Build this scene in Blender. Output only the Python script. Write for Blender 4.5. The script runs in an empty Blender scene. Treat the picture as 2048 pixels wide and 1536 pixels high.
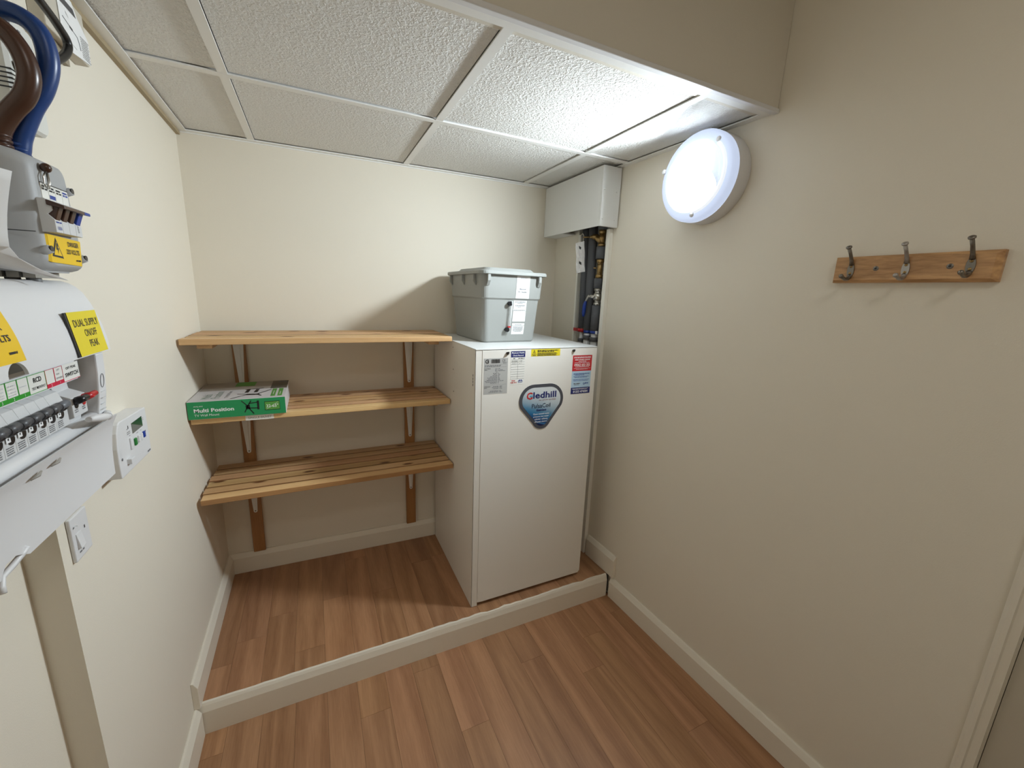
import bpy, bmesh, math, random
from mathutils import Vector, Matrix

random.seed(7)
SC = bpy.context.scene
COL = SC.collection

# ------------------------------------------------------------------ camera
YAW, PITCH, ROLL = 0.4517, -0.2151, 0.0376
CAM = Vector((0.429, -2.0313, 1.3375))
cy, sy = math.cos(YAW), math.sin(YAW)
fwd = Vector((sy * math.cos(PITCH), cy * math.cos(PITCH), math.sin(PITCH)))
rgt = Vector((cy, -sy, 0.0))
upv = rgt.cross(fwd)
r2 = rgt * math.cos(ROLL) + upv * math.sin(ROLL)
u2 = upv * math.cos(ROLL) - rgt * math.sin(ROLL)
cd = bpy.data.cameras.new('camera')
cam = bpy.data.objects.new('camera', cd)
COL.objects.link(cam)
m = Matrix((r2, u2, -fwd)).transposed().to_4x4()
m.translation = CAM
cam.matrix_world = m
cd.sensor_width = 36.0
cd.lens = 816.92 / 2048 * 36.0
cd.clip_start = 0.02
SC.camera = cam

# ------------------------------------------------------------------ world, exposure
w = bpy.data.worlds.new('world')
w.use_nodes = True
w.node_tree.nodes['Background'].inputs[0].default_value = (0.9, 0.93, 1.0, 1)
w.node_tree.nodes['Background'].inputs[1].default_value = 0.0
SC.world = w
SC.view_settings.view_transform = 'Standard'
SC.view_settings.look = 'None'
SC.view_settings.gamma = 1.0
SC.view_settings.use_curve_mapping = False
SC.view_settings.exposure = 0.0
try:
    SC.cycles.max_bounces = 14
    SC.cycles.diffuse_bounces = 10
except Exception:
    pass
LED_RADIANCE, LED_R, LED_DOWN, LED_BACK = 650.0, 0.068, 42.0, 22.0   # glow, radius, tilt (degrees) of an unseen LED board, aimed off the ceiling
LAMP_COLOUR = (0.88, 0.985, 1.05)
FILL_POWER = 4.0                  # added fill light behind the camera, lifts cabinet front and right wall
FILL_COLOUR = (1.0, 0.97, 0.92)
hl = bpy.data.lights.new('fill_light', 'AREA')
hl.shape = 'DISK'
hl.size = 0.35
hl.energy = FILL_POWER
hl.color = FILL_COLOUR
ho = bpy.data.objects.new('fill_light', hl)
ho.location = (0.9, -2.35, 2.28)
COL.objects.link(ho)

# ------------------------------------------------------------------ room numbers (metres)
W, H, ZL = 1.6534, 1.895, -0.1113
SK, KR, KL = -0.0327, -0.044, -0.0091
ZT = 2.34                          # upper ceiling
YF = -2.9                          # wall behind the camera
YBH = -1.138                       # bulkhead face
def BY(x): return SK * (x - W)     # back wall
def LX(y): return KL * y           # left wall
def RX(y): return W + KR * y       # right wall

# ------------------------------------------------------------------ materials
MATS = {}
def mat(name, col, rough=0.5, metal=0.0, spec=0.5, bump=0.0, scale=200.0, var=0.0, coat=0.0, trans=0.0, alpha=1.0):
    if name in MATS: return MATS[name]
    mt = bpy.data.materials.new(name)
    mt.use_nodes = True
    nt = mt.node_tree
    b = nt.nodes['Principled BSDF']
    b.inputs['Base Color'].default_value = (*col, 1)
    b.inputs['Roughness'].default_value = rough
    b.inputs['Metallic'].default_value = metal
    b.inputs['Specular IOR Level'].default_value = spec
    if coat: b.inputs['Coat Weight'].default_value = coat
    if trans: b.inputs['Transmission Weight'].default_value = trans
    if alpha < 1: b.inputs['Alpha'].default_value = alpha
    tc = nt.nodes.new('ShaderNodeTexCoord')
    nz = nt.nodes.new('ShaderNodeTexNoise')
    nz.inputs['Scale'].default_value = scale
    nz.inputs['Detail'].default_value = 4
    nt.links.new(tc.outputs['Object'], nz.inputs['Vector'])
    if bump:
        bp = nt.nodes.new('ShaderNodeBump')
        bp.inputs['Strength'].default_value = bump
        bp.inputs['Distance'].default_value = 0.002
        nt.links.new(nz.outputs['Fac'], bp.inputs['Height'])
        nt.links.new(bp.outputs['Normal'], b.inputs['Normal'])
    if var:
        n2 = nt.nodes.new('ShaderNodeTexNoise')
        n2.inputs['Scale'].default_value = 3.0
        n2.inputs['Detail'].default_value = 6
        nt.links.new(tc.outputs['Object'], n2.inputs['Vector'])
        cr = nt.nodes.new('ShaderNodeValToRGB')
        cr.color_ramp.elements[0].position = 0.3
        cr.color_ramp.elements[1].position = 0.7
        cr.color_ramp.elements[0].color = (*[c * (1 - var) for c in col], 1)
        cr.color_ramp.elements[1].color = (*[min(1, c * (1 + var)) for c in col], 1)
        nt.links.new(n2.outputs['Fac'], cr.inputs['Fac'])
        nt.links.new(cr.outputs['Color'], b.inputs['Base Color'])
    MATS[name] = mt
    return mt

def wood(name, dark, light, axis='X', grain=30.0, rough=0.45, knots=0.0, use_tone=False, rings=8.0, stretch=0.045):
    mt = bpy.data.materials.new(name)
    mt.use_nodes = True
    nt = mt.node_tree
    L = nt.links.new
    b = nt.nodes['Principled BSDF']
    b.inputs['Roughness'].default_value = rough
    tc = nt.nodes.new('ShaderNodeTexCoord')
    oi = nt.nodes.new('ShaderNodeObjectInfo')
    mul = nt.nodes.new('ShaderNodeVectorMath'); mul.operation = 'MULTIPLY_ADD'
    sc = {'X': (stretch, 1, 1), 'Y': (1, stretch, 1), 'Z': (1, 1, stretch)}[axis]
    add = nt.nodes.new('ShaderNodeVectorMath'); add.operation = 'ADD'
    cmb = nt.nodes.new('ShaderNodeCombineXYZ')
    m10 = nt.nodes.new('ShaderNodeMath'); m10.operation = 'MULTIPLY'; m10.inputs[1].default_value = 13.0
    L(oi.outputs['Random'], m10.inputs[0])
    for k in range(3): L(m10.outputs[0], cmb.inputs[k])
    L(tc.outputs['Object'], add.inputs[0]); L(cmb.outputs[0], add.inputs[1])
    mp = nt.nodes.new('ShaderNodeVectorMath'); mp.operation = 'MULTIPLY'; mp.inputs[1].default_value = sc
    L(add.outputs[0], mp.inputs[0])
    n1 = nt.nodes.new('ShaderNodeTexNoise'); n1.inputs['Scale'].default_value = rings; n1.inputs['Detail'].default_value = 2.0
    n1.inputs['Distortion'].default_value = 0.3
    L(mp.outputs[0], n1.inputs['Vector'])
    mr = nt.nodes.new('ShaderNodeMath'); mr.operation = 'MULTIPLY'; mr.inputs[1].default_value = 9.0
    L(n1.outputs['Fac'], mr.inputs[0])
    fr = nt.nodes.new('ShaderNodeMath'); fr.operation = 'PINGPONG'; fr.inputs[1].default_value = 1.0
    L(mr.outputs[0], fr.inputs[0])
    n2 = nt.nodes.new('ShaderNodeTexNoise'); n2.inputs['Scale'].default_value = grain * 8; n2.inputs['Detail'].default_value = 5.0
    L(mp.outputs[0], n2.inputs['Vector'])
    mx = nt.nodes.new('ShaderNodeMath'); mx.operation = 'MULTIPLY_ADD'; mx.inputs[1].default_value = 0.45
    L(fr.outputs[0], mx.inputs[0])
    m2 = nt.nodes.new('ShaderNodeMath'); m2.operation = 'MULTIPLY'; m2.inputs[1].default_value = 0.6
    L(n2.outputs['Fac'], m2.inputs[0]); L(m2.outputs[0], mx.inputs[2])
    cr = nt.nodes.new('ShaderNodeValToRGB')
    cr.color_ramp.elements[0].position = 0.15; cr.color_ramp.elements[0].color = (*dark, 1)
    cr.color_ramp.elements[1].position = 0.8; cr.color_ramp.elements[1].color = (*light, 1)
    L(mx.outputs[0], cr.inputs['Fac'])
    out = cr.outputs['Color']
    if knots:
        vo = nt.nodes.new('ShaderNodeTexVoronoi'); vo.voronoi_dimensions = '2D'; vo.inputs['Scale'].default_value = knots
        ks = {'X': (0.45, 1, 1), 'Y': (1, 0.45, 1), 'Z': (1, 1, 0.45)}[axis]
        kp = nt.nodes.new('ShaderNodeVectorMath'); kp.operation = 'MULTIPLY'; kp.inputs[1].default_value = ks
        L(add.outputs[0], kp.inputs[0]); L(kp.outputs[0], vo.inputs['Vector'])
        kr = nt.nodes.new('ShaderNodeValToRGB')
        kr.color_ramp.elements[0].position = 0.055; kr.color_ramp.elements[0].color = (0.22, 0.12, 0.06, 1)
        kr.color_ramp.elements[1].position = 0.12; kr.color_ramp.elements[1].color = (1, 1, 1, 1)
        L(vo.outputs['Distance'], kr.inputs['Fac'])
        mm = nt.nodes.new('ShaderNodeMix'); mm.data_type = 'RGBA'; mm.blend_type = 'MULTIPLY'
        mm.inputs[0].default_value = 1.0
        L(out, mm.inputs[6]); L(kr.outputs['Color'], mm.inputs[7]); out = mm.outputs[2]
    if use_tone:
        mm = nt.nodes.new('ShaderNodeMix'); mm.data_type = 'RGBA'; mm.blend_type = 'MULTIPLY'
        mm.inputs[0].default_value = 1.0
        L(out, mm.inputs[6]); L(oi.outputs['Color'], mm.inputs[7]); out = mm.outputs[2]
    L(out, b.inputs['Base Color'])
    bp = nt.nodes.new('ShaderNodeBump'); bp.inputs['Strength'].default_value = 0.12; bp.inputs['Distance'].default_value = 0.001
    L(n2.outputs['Fac'], bp.inputs['Height']); L(bp.outputs['Normal'], b.inputs['Normal'])
    MATS[name] = mt
    return mt

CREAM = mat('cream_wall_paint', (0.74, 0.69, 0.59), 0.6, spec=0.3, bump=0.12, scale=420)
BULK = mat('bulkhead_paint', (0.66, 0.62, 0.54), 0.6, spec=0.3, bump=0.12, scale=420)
TRIMW = mat('cream_gloss_paint', (0.76, 0.71, 0.61), 0.35, bump=0.1, scale=60)
WHITEM = mat('white_painted_metal', (0.78, 0.775, 0.75), 0.4)
BOARDW = mat('white_boxing_board', (0.74, 0.745, 0.73), 0.45)
GREYB = mat('grey_board_face', (0.52, 0.515, 0.49), 0.6)
VOID = mat('dark_void', (0.05, 0.05, 0.045), 0.9)
BATTEN = mat('shaded_batten', (0.34, 0.27, 0.165), 0.6)  # wood batten, coloured darker to give the shadow strip along the ceiling edge
PINE = wood('pine_slat', (0.46, 0.26, 0.115), (0.72, 0.48, 0.25), 'X', knots=9.0, use_tone=True)
PINE_PLAIN = wood('clear_pine_slat', (0.48, 0.28, 0.125), (0.70, 0.47, 0.245), 'X', use_tone=True)
PINE_SHADED_EDGE = wood('shaded_pine_edge', (0.25, 0.125, 0.05), (0.42, 0.23, 0.10), 'X', use_tone=True)
PINEY = wood('pine_batten', (0.46, 0.27, 0.12), (0.70, 0.47, 0.25), 'Y')
STAIN = wood('brown_stained_wood', (0.26, 0.115, 0.035), (0.40, 0.19, 0.065), 'Z')
RACKW = wood('varnished_pine', (0.27, 0.13, 0.045), (0.62, 0.36, 0.165), 'Y', rough=0.35, rings=16, stretch=0.16)
FLOORW = wood('oak_floor', (0.27, 0.130, 0.063), (0.43, 0.232, 0.122), 'Y', grain=26, rough=0.42, use_tone=True, rings=9, stretch=0.07)
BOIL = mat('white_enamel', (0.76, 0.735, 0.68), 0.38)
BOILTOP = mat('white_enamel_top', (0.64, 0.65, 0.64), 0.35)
WPLAST = mat('white_plastic', (0.70, 0.70, 0.71), 0.4)
WPLAST2 = mat('warm_white_plastic', (0.62, 0.60, 0.565), 0.45)
GPLAST = mat('grey_plastic', (0.36, 0.365, 0.37), 0.5)
LGREY = mat('light_grey_plastic', (0.60, 0.605, 0.61), 0.45)
MGREY = mat('mid_grey_plastic', (0.30, 0.285, 0.255), 0.5)
DGREY = mat('dark_grey_plastic', (0.07, 0.072, 0.08), 0.4)
BLACK = mat('black_plastic', (0.012, 0.012, 0.014), 0.3)
INK = mat('black_ink', (0.02, 0.02, 0.022), 0.6)
GINK = mat('grey_ink', (0.16, 0.16, 0.17), 0.6)
BINK = mat('blue_ink', (0.02, 0.05, 0.30), 0.6)
TUBP = mat('grey_tub_plastic', (0.31, 0.32, 0.305), 0.5, bump=0.08, scale=300)
INSUL = mat('grey_foam_insulation', (0.095, 0.098, 0.108), 0.75, bump=0.2, scale=300)
BRASS = mat('dull_brass', (0.36, 0.24, 0.10), 0.38, metal=0.9)
CHROME = mat('nickel_plate', (0.55, 0.53, 0.49), 0.28, metal=0.95)
STEEL = mat('dark_steel', (0.22, 0.20, 0.175), 0.38, metal=0.85)
STEEL2 = mat('worn_steel', (0.40, 0.38, 0.36), 0.4, metal=0.8)
BLUEC = mat('blue_pvc', (0.006, 0.040, 0.175), 0.34)
BROWNC = mat('brown_pvc', (0.055, 0.022, 0.012), 0.3)
BLACKC = mat('black_pvc', (0.008, 0.008, 0.009), 0.35)
BLUEP = mat('blue_plastic', (0.01, 0.045, 0.30), 0.4)
REDP = mat('red_plastic', (0.45, 0.01, 0.015), 0.35)
GREENP = mat('green_plastic', (0.02, 0.20, 0.04), 0.4)
YEL = mat('yellow_label', (0.80, 0.52, 0.01), 0.5)
YEL2 = mat('lemon_label', (0.74, 0.60, 0.02), 0.5)
PAPER = mat('white_paper', (0.80, 0.80, 0.80), 0.7)
PAPERC = mat('cream_white_paper', (0.76, 0.75, 0.70), 0.7)
SILVER = mat('silver_label', (0.50, 0.50, 0.485), 0.4, metal=0.2)
NAVY = mat('navy_print', (0.012, 0.018, 0.13), 0.5)
REDL = mat('red_print', (0.50, 0.015, 0.02), 0.5)
LBLUE = mat('pale_blue_print', (0.42, 0.58, 0.70), 0.5)
GREENL = mat('green_print', (0.02, 0.30, 0.02), 0.5)
CRIMSON = mat('crimson_print', (0.60, 0.01, 0.05), 0.5)
CARTG = mat('carton_green', (0.012, 0.26, 0.085), 0.5)
CARTG2 = mat('carton_light_green', (0.10, 0.32, 0.05), 0.5)
CARTW = mat('carton_white', (0.62, 0.60, 0.60), 0.5)
CARTD = mat('carton_dark_photo', (0.14, 0.12, 0.09), 0.5, var=0.5)
LCD = mat('green_lcd', (0.025, 0.06, 0.03), 0.15)
LCD2 = mat('grey_lcd', (0.16, 0.165, 0.155), 0.2)
BAGP = mat('clear_bag', (0.85, 0.85, 0.86), 0.35, alpha=0.72)
TUBE = mat('clear_tube', (0.80, 0.82, 0.82), 0.2, alpha=0.45)
STRIP = mat('pale_strip_paint', (0.85, 0.83, 0.76), 0.45)
DOORP = mat('door_paint', (0.52, 0.475, 0.39), 0.45, bump=0.1, scale=90)

def ceil_tile():
    mt = mat('textured_ceiling_tile', (0.74, 0.73, 0.70), 0.8, spec=0.2)
    nt = mt.node_tree; L = nt.links.new
    b = nt.nodes['Principled BSDF']
    tc = nt.nodes.new('ShaderNodeTexCoord')
    n = nt.nodes.new('ShaderNodeTexNoise'); n.inputs['Scale'].default_value = 135; n.inputs['Detail'].default_value = 3
    n.inputs['Distortion'].default_value = 0.6
    L(tc.outputs['Object'], n.inputs['Vector'])
    cr = nt.nodes.new('ShaderNodeValToRGB')
    cr.color_ramp.elements[0].position = 0.42; cr.color_ramp.elements[1].position = 0.62
    L(n.outputs['Fac'], cr.inputs['Fac'])
    bp = nt.nodes.new('ShaderNodeBump'); bp.inputs['Strength'].default_value = 0.65; bp.inputs['Distance'].default_value = 0.003
    L(cr.outputs['Color'], bp.inputs['Height']); L(bp.outputs['Normal'], b.inputs['Normal'])
    return mt
TILE = ceil_tile()

def badge_mat():
    mt = mat('badge_print', (0.5, 0.6, 0.7), 0.3)
    nt = mt.node_tree; L = nt.links.new
    b = nt.nodes['Principled BSDF']
    tc = nt.nodes.new('ShaderNodeTexCoord')
    sp = nt.nodes.new('ShaderNodeSeparateXYZ'); L(tc.outputs['Object'], sp.inputs[0])
    wv = nt.nodes.new('ShaderNodeMath'); wv.operation = 'MULTIPLY_ADD'
    L(sp.outputs['X'], wv.inputs[0]); wv.inputs[1].default_value = 0.30; L(sp.outputs['Z'], wv.inputs[2])
    mr = nt.nodes.new('ShaderNodeMapRange')
    L(wv.outputs[0], mr.inputs[0]); mr.inputs[1].default_value = 0.79 + BADGE_DX; mr.inputs[2].default_value = 0.955 + BADGE_DX
    cr = nt.nodes.new('ShaderNodeValToRGB'); e = cr.color_ramp.elements
    e[0].position = 0.0; e[0].color = (0.004, 0.01, 0.06, 1)
    e[1].position = 1.0; e[1].color = (0.62, 0.65, 0.66, 1)
    for p, c in [(0.10, (0.004, 0.012, 0.07)), (0.13, (0.03, 0.16, 0.34)), (0.17, (0.006, 0.05, 0.17)), (0.26, (0.01, 0.09, 0.24)), (0.34, (0.02, 0.15, 0.31)), (0.44, (0.08, 0.22, 0.35)), (0.56, (0.25, 0.36, 0.45)), (0.74, (0.46, 0.53, 0.57))]:
        x = e.new(p); x.color = (*c, 1)
    L(mr.outputs[0], cr.inputs['Fac']); L(cr.outputs['Color'], b.inputs['Base Color'])
    return mt
BADGE_DX = 0.0

def diffuser_mat():
    mt = bpy.data.materials.new('lit_opal_diffuser'); mt.use_nodes = True
    nt = mt.node_tree; L = nt.links.new
    b = nt.nodes['Principled BSDF']
    b.inputs['Base Color'].default_value = (0.22, 0.24, 0.27, 1); b.inputs['Roughness'].default_value = 0.4
    tc = nt.nodes.new('ShaderNodeTexCoord')
    def dist(offset, scale):
        a = nt.nodes.new('ShaderNodeVectorMath'); a.operation = 'SUBTRACT'; a.inputs[1].default_value = offset
        mk = nt.nodes.new('ShaderNodeVectorMath'); mk.operation = 'MULTIPLY'; mk.inputs[1].default_value = (0, 1, 1)
        vm = nt.nodes.new('ShaderNodeVectorMath'); vm.operation = 'LENGTH'
        mr = nt.nodes.new('ShaderNodeMapRange'); mr.inputs[1].default_value = 0.0; mr.inputs[2].default_value = scale
        L(tc.outputs['Object'], a.inputs[0]); L(a.outputs[0], mk.inputs[0]); L(mk.outputs[0], vm.inputs[0]); L(vm.outputs['Value'], mr.inputs[0])
        return mr.outputs[0]
    # glow of the opal cover: white centre, cooler rim
    cr = nt.nodes.new('ShaderNodeValToRGB'); e = cr.color_ramp.elements
    e[0].position = 0.0; e[0].color = (1.0, 1.0, 1.0, 1)
    e[1].position = 1.0; e[1].color = (0.50, 0.58, 0.76, 1)
    x = e.new(0.60); x.color = (0.97, 0.99, 1.0, 1)
    x = e.new(0.74); x.color = (0.70, 0.80, 0.98, 1)
    x = e.new(0.88); x.color = (0.58, 0.68, 0.90, 1)
    L(dist((0, 0, 0), 0.1415), cr.inputs['Fac'])
    # middle of the cover made see-through to let the aimed board's light out
    hr = nt.nodes.new('ShaderNodeValToRGB'); e = hr.color_ramp.elements
    e[0].position = 0.68; e[0].color = (0.25, 0.25, 0.25, 1)
    e[1].position = 0.80; e[1].color = (1, 1, 1, 1)
    L(dist((0, 0, 0), 0.1415), hr.inputs['Fac'])
    L(hr.outputs['Color'], b.inputs['Alpha'])
    L(cr.outputs['Color'], b.inputs['Emission Color']); b.inputs['Emission Strength'].default_value = 0.95
    MATS['lit_opal_diffuser'] = mt
    return mt

# ------------------------------------------------------------------ mesh building
_font = {}
def text2d(s, bold=0.0):
    k = (s, bold)
    if k in _font: return _font[k]
    cu = bpy.data.curves.new('t', 'FONT'); cu.body = s; cu.size = 1.0; cu.resolution_u = 2; cu.offset = bold
    ob = bpy.data.objects.new('t', cu)
    me = ob.to_mesh()
    vs = [(v.co.x, v.co.y) for v in me.vertices]
    fs = [tuple(p.vertices) for p in me.polygons]
    ob.to_mesh_clear()
    bpy.data.objects.remove(ob); bpy.data.curves.remove(cu)
    _font[k] = (vs, fs)
    return _font[k]

class MB:
    def __init__(s): s.v = []; s.f = []; s.mi = []; s.sm = []; s.mats = []
    def mid(s, mt):
        if mt not in s.mats: s.mats.append(mt)
        return s.mats.index(mt)
    def add(s, vs, fs, mt, smooth=False):
        o = len(s.v); s.v += [Vector(v) for v in vs]; i = s.mid(mt)
        for f in fs: s.f.append(tuple(a + o for a in f)); s.mi.append(i); s.sm.append(smooth)
        return s
    def box(s, x0, x1, y0, y1, z0, z1, mt):
        vs = [(x, y, z) for x in (x0, x1) for y in (y0, y1) for z in (z0, z1)]
        return s.hexa(vs, mt)
    def hexa(s, vs, mt):   # order x,y,z binary
        return s.add(vs, [(0, 1, 3, 2), (4, 6, 7, 5), (0, 4, 5, 1), (2, 3, 7, 6), (0, 2, 6, 4), (1, 5, 7, 3)], mt)
    def obox(s, c, u, v, n, mt):   # centre + half vectors
        c, u, v, n = map(Vector, (c, u, v, n))
        return s.hexa([c + u * i + v * j + n * k for i in (-1, 1) for j in (-1, 1) for k in (-1, 1)], mt)
    def prism(s, poly, e, mt, smooth=False):   # 3D polygon swept by vector e
        n = len(poly); e = Vector(e); P = [Vector(p) for p in poly]
        s.add(P + [p + e for p in P], [tuple(range(n))[::-1], tuple(range(n, 2 * n))], mt)
        o = len(s.v) - 2 * n; i = s.mid(mt)
        for k in range(n):
            j = (k + 1) % n
            s.f.append((o + k, o + j, o + n + j, o + n + k)); s.mi.append(i); s.sm.append(smooth)
        return s
    def quad(s, pts, mt): return s.add(pts, [tuple(range(len(pts)))], mt)
    def tube(s, pts, r, mt, seg=14, caps=True, smooth=True):
        P = [Vector(p) for p in pts]; n = len(P)
        R = r if isinstance(r, (list, tuple)) else [r] * n
        vs = []; prev = None
        for i, p in enumerate(P):
            t = (P[min(i + 1, n - 1)] - P[max(i - 1, 0)]).normalized()
            if prev is None:
                a = Vector((0, 0, 1)) if abs(t.z) < 0.9 else Vector((1, 0, 0))
                prev = t.cross(a).normalized()
            else:
                prev = (prev - t * prev.dot(t)).normalized()
            b = t.cross(prev)
            for k in range(seg):
                an = 2 * math.pi * k / seg
                vs.append(p + (prev * math.cos(an) + b * math.sin(an)) * R[i])
        fs = [(i * seg + k, i * seg + (k + 1) % seg, (i + 1) * seg + (k + 1) % seg, (i + 1) * seg + k) for i in range(n - 1) for k in range(seg)]
        s.add(vs, fs, mt, smooth)
        if caps:
            o = len(s.v) - len(vs); i = s.mid(mt)
            s.f.append(tuple(o + k for k in range(seg))[::-1]); s.mi.append(i); s.sm.append(False)
            s.f.append(tuple(o + (n - 1) * seg + k for k in range(seg))); s.mi.append(i); s.sm.append(False)
        return s
    def cyl(s, a, b, r, mt, seg=20, r1=None):
        return s.tube([a, b], [r, r if r1 is None else r1], mt, seg)
    def lathe(s, c, axis, ref, prof, mt, seg=48, a0=0.0, a1=2 * math.pi, smooth=True):
        c, ax, rf = Vector(c), Vector(axis).normalized(), Vector(ref).normalized(); b = ax.cross(rf)
        full = abs(a1 - a0 - 2 * math.pi) < 1e-6; ns = seg if full else seg + 1; n = len(prof)
        vs = [c + ax * h + (rf * math.cos(t) + b * math.sin(t)) * r for t in [a0 + (a1 - a0) * k / seg for k in range(ns)] for r, h in prof]
        fs = [(k * n + j, k * n + j + 1, ((k + 1) % ns) * n + j + 1, ((k + 1) % ns) * n + j) for k in range(seg) for j in range(n - 1)]
        return s.add(vs, fs, mt, smooth)
    def sphere(s, c, r, mt, seg=12):
        prof = [(r * math.sin(math.pi * k / 8), -r * math.cos(math.pi * k / 8)) for k in range(9)]
        return s.lathe(c, (0, 0, 1), (1, 0, 0), prof, mt, seg)
    def text(s, st, o, u, v, h, mt, align='l', fit=None, bold=0.0, italic=0.0):
        vs, fs = text2d(st, bold)
        if not vs: return s
        x0 = min(a for a, _ in vs); x1 = max(a for a, _ in vs); k = h / 0.70
        kx = k if fit is None else fit / max(1e-6, x1 - x0)
        off = {'l': x0, 'c': (x0 + x1) / 2, 'r': x1}[align]
        o, u, v = Vector(o), Vector(u).normalized(), Vector(v).normalized()
        return s.add([o + u * ((a - off) * kx + italic * b * k) + v * (b * k) for a, b in vs], fs, mt)
    def dashes(s, o, u, v, width, h, mt, rnd, gap=0.25):
        o, u, v = Vector(o), Vector(u).normalized(), Vector(v).normalized(); x = 0.0
        while x < width:
            l = min(rnd.uniform(1.4, 5.0) * h, width - x)
            a = o + u * x
            s.quad([a, a + u * l, a + u * l + v * h, a + v * h], mt)
            x += l + h * rnd.uniform(0.5, 1.0)
        return s
    def build(s, name, parent=None, bevel=0.0, seg=2, kind=None, origin=None, fix=True):
        me = bpy.data.meshes.new(name)
        org = Vector(origin) if origin is not None else (parent_loc(parent) if parent else Vector((0, 0, 0)))
        me.from_pydata([tuple(v - org) for v in s.v], [], s.f)
        for mt in s.mats: me.materials.append(mt)
        me.polygons.foreach_set('material_index', s.mi)
        me.polygons.foreach_set('use_smooth', s.sm)
        if fix:
            bm = bmesh.new(); bm.from_mesh(me)
            bmesh.ops.recalc_face_normals(bm, faces=bm.faces)
            bm.to_mesh(me); bm.free()
        me.update()
        ob = bpy.data.objects.new(name, me); COL.objects.link(ob)
        if parent is not None:
            ob.parent = parent
            ob.location = org - parent_loc(parent)
        else:
            ob.location = org
        if bevel:
            bv = ob.modifiers.new('bevel', 'BEVEL'); bv.width = bevel; bv.segments = seg; bv.limit_method = 'ANGLE'; bv.angle_limit = 0.6
        if kind: ob['kind'] = kind
        return ob

def weld(ob, smooth=True):
    bm = bmesh.new(); bm.from_mesh(ob.data)
    bmesh.ops.remove_doubles(bm, verts=bm.verts, dist=1e-5)
    for f in bm.faces: f.smooth = smooth
    bm.to_mesh(ob.data); bm.free()
    return ob
def parent_loc(p):
    l = Vector((0, 0, 0))
    while p is not None: l += Vector(p.location); p = p.parent
    return l
def thing(name, label, cat, loc, group=None, kind=None):
    o = bpy.data.objects.new(name, None); COL.objects.link(o)
    o.location = loc; o.empty_display_size = 0.05
    return tag(o, label, cat, group, kind)
def tag(o, label, cat, group=None, kind=None):
    o['label'] = label; o['category'] = cat
    if group: o['group'] = group
    if kind: o['kind'] = kind
    return o
X, Y, Z = Vector((1, 0, 0)), Vector((0, 1, 0)), Vector((0, 0, 1))

# ================================================================== STRUCTURE
def S(mb, name, label, cat, bevel=0.0):
    return tag(mb.build(name, bevel=bevel), label, cat, kind='structure')

def lslab(mb, y0, y1, z0, z1, a, b, mt):     # slab on the left wall: offsets a..b from the wall plane
    mb.hexa([(LX(y) + o, y, z) for o in (a, b) for y in (y0, y1) for z in (z0, z1)], mt)
def rslab(mb, y0, y1, z0, z1, a, b, mt):     # offsets into the room from the right wall plane
    mb.hexa([(RX(y) - o, y, z) for o in (b, a) for y in (y0, y1) for z in (z0, z1)], mt)
def bslab(mb, x0, x1, z0, z1, a, b, mt):     # offsets into the room from the back wall
    mb.hexa([(x, BY(x) - o, z) for x in (x0, x1) for o in (b, a) for z in (z0, z1)], mt)

mb = MB()
lslab(mb, -1.14, 0.12, ZL - 0.05, ZT, -0.12, 0.0, CREAM)
lslab(mb, YF, -1.14, 1.0, ZT, -0.12, 0.0, CREAM)
lslab(mb, YF, -1.14, ZL - 0.05, 1.0, -0.12, -0.0475, CREAM)
S(mb, 'wall_left', 'cream painted left wall, stepped back below the fuse boards', 'wall')
mb = MB(); bslab(mb, -0.12, 1.9, ZL - 0.05, ZT, -0.1, 0.0, CREAM)
S(mb, 'wall_back', 'cream painted back wall behind the slatted shelves', 'wall')
NY0, NY1 = -0.436, -0.205
mb = MB()
rslab(mb, NY1, 0.12, ZL - 0.05, ZT, -0.13, 0.0, CREAM)
rslab(mb, NY0, NY1, ZL - 0.05, ZT, -0.13, -0.085, GREYB)
rslab(mb, -1.848, NY0, ZL - 0.05, ZT, -0.13, 0.0, CREAM)
rslab(mb, -2.65, -1.848, 1.96, ZT, -0.13, 0.0, CREAM)
rslab(mb, YF, -2.65, ZL - 0.05, ZT, -0.13, 0.0, CREAM)
S(mb, 'wall_right', 'cream painted right wall with the round lamp and coat rack', 'wall')
mb = MB(); mb.box(-0.2, 2.0, YF - 0.1, YF, ZL - 0.05, ZT, CREAM)
S(mb, 'wall_front', 'cream wall behind the camera', 'wall')
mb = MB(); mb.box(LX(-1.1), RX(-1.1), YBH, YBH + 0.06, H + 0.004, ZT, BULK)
S(mb, 'wall_bulkhead', 'dim cream bulkhead face above the front edge of the low ceiling', 'wall')
mb = MB(); mb.box(-0.2, 2.0, YF, YBH + 0.06, ZT, ZT + 0.06, WHITEM)
S(mb, 'ceiling.001', 'high plain ceiling in front of the bulkhead', 'ceiling')

# --- floors with separate planks
PX0, PW = 0.0860, 0.10125
def floor_planks(root, y0, y1, z, joints):
    for k in range(-2, 18):
        xa, xb = PX0 + PW * k, PX0 + PW * (k + 1)
        if xb < -0.06 or xa > 1.80: continue
        js = joints.get(k)
        if js is None:
            t = y0 + random.uniform(0.1, 0.85); js = [t]
        base = js[0]
        ys = sorted([base + 0.92 * q for q in range(-3, 4) if y0 + 0.02 < base + 0.92 * q < y1 - 0.02])
        ys = [y0] + ys + [y1]
        for a, b in zip(ys[:-1], ys[1:]):
            x0, x1 = max(xa, -0.06), min(xb, 1.80)
            e = 0.0003
            q = MB(); q.box(x0 + e, x1 - e, a + e, b - e, z - 0.004, z, FLOORW)
            o = q.build('plank', root)
            t = random.choice([0.88, 0.94, 0.98, 1.02, 1.08, 1.0]) * random.uniform(0.97, 1.03)
            o.color = (t, t * random.uniform(0.97, 1.01), t * random.uniform(0.94, 1.0), 1)
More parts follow.
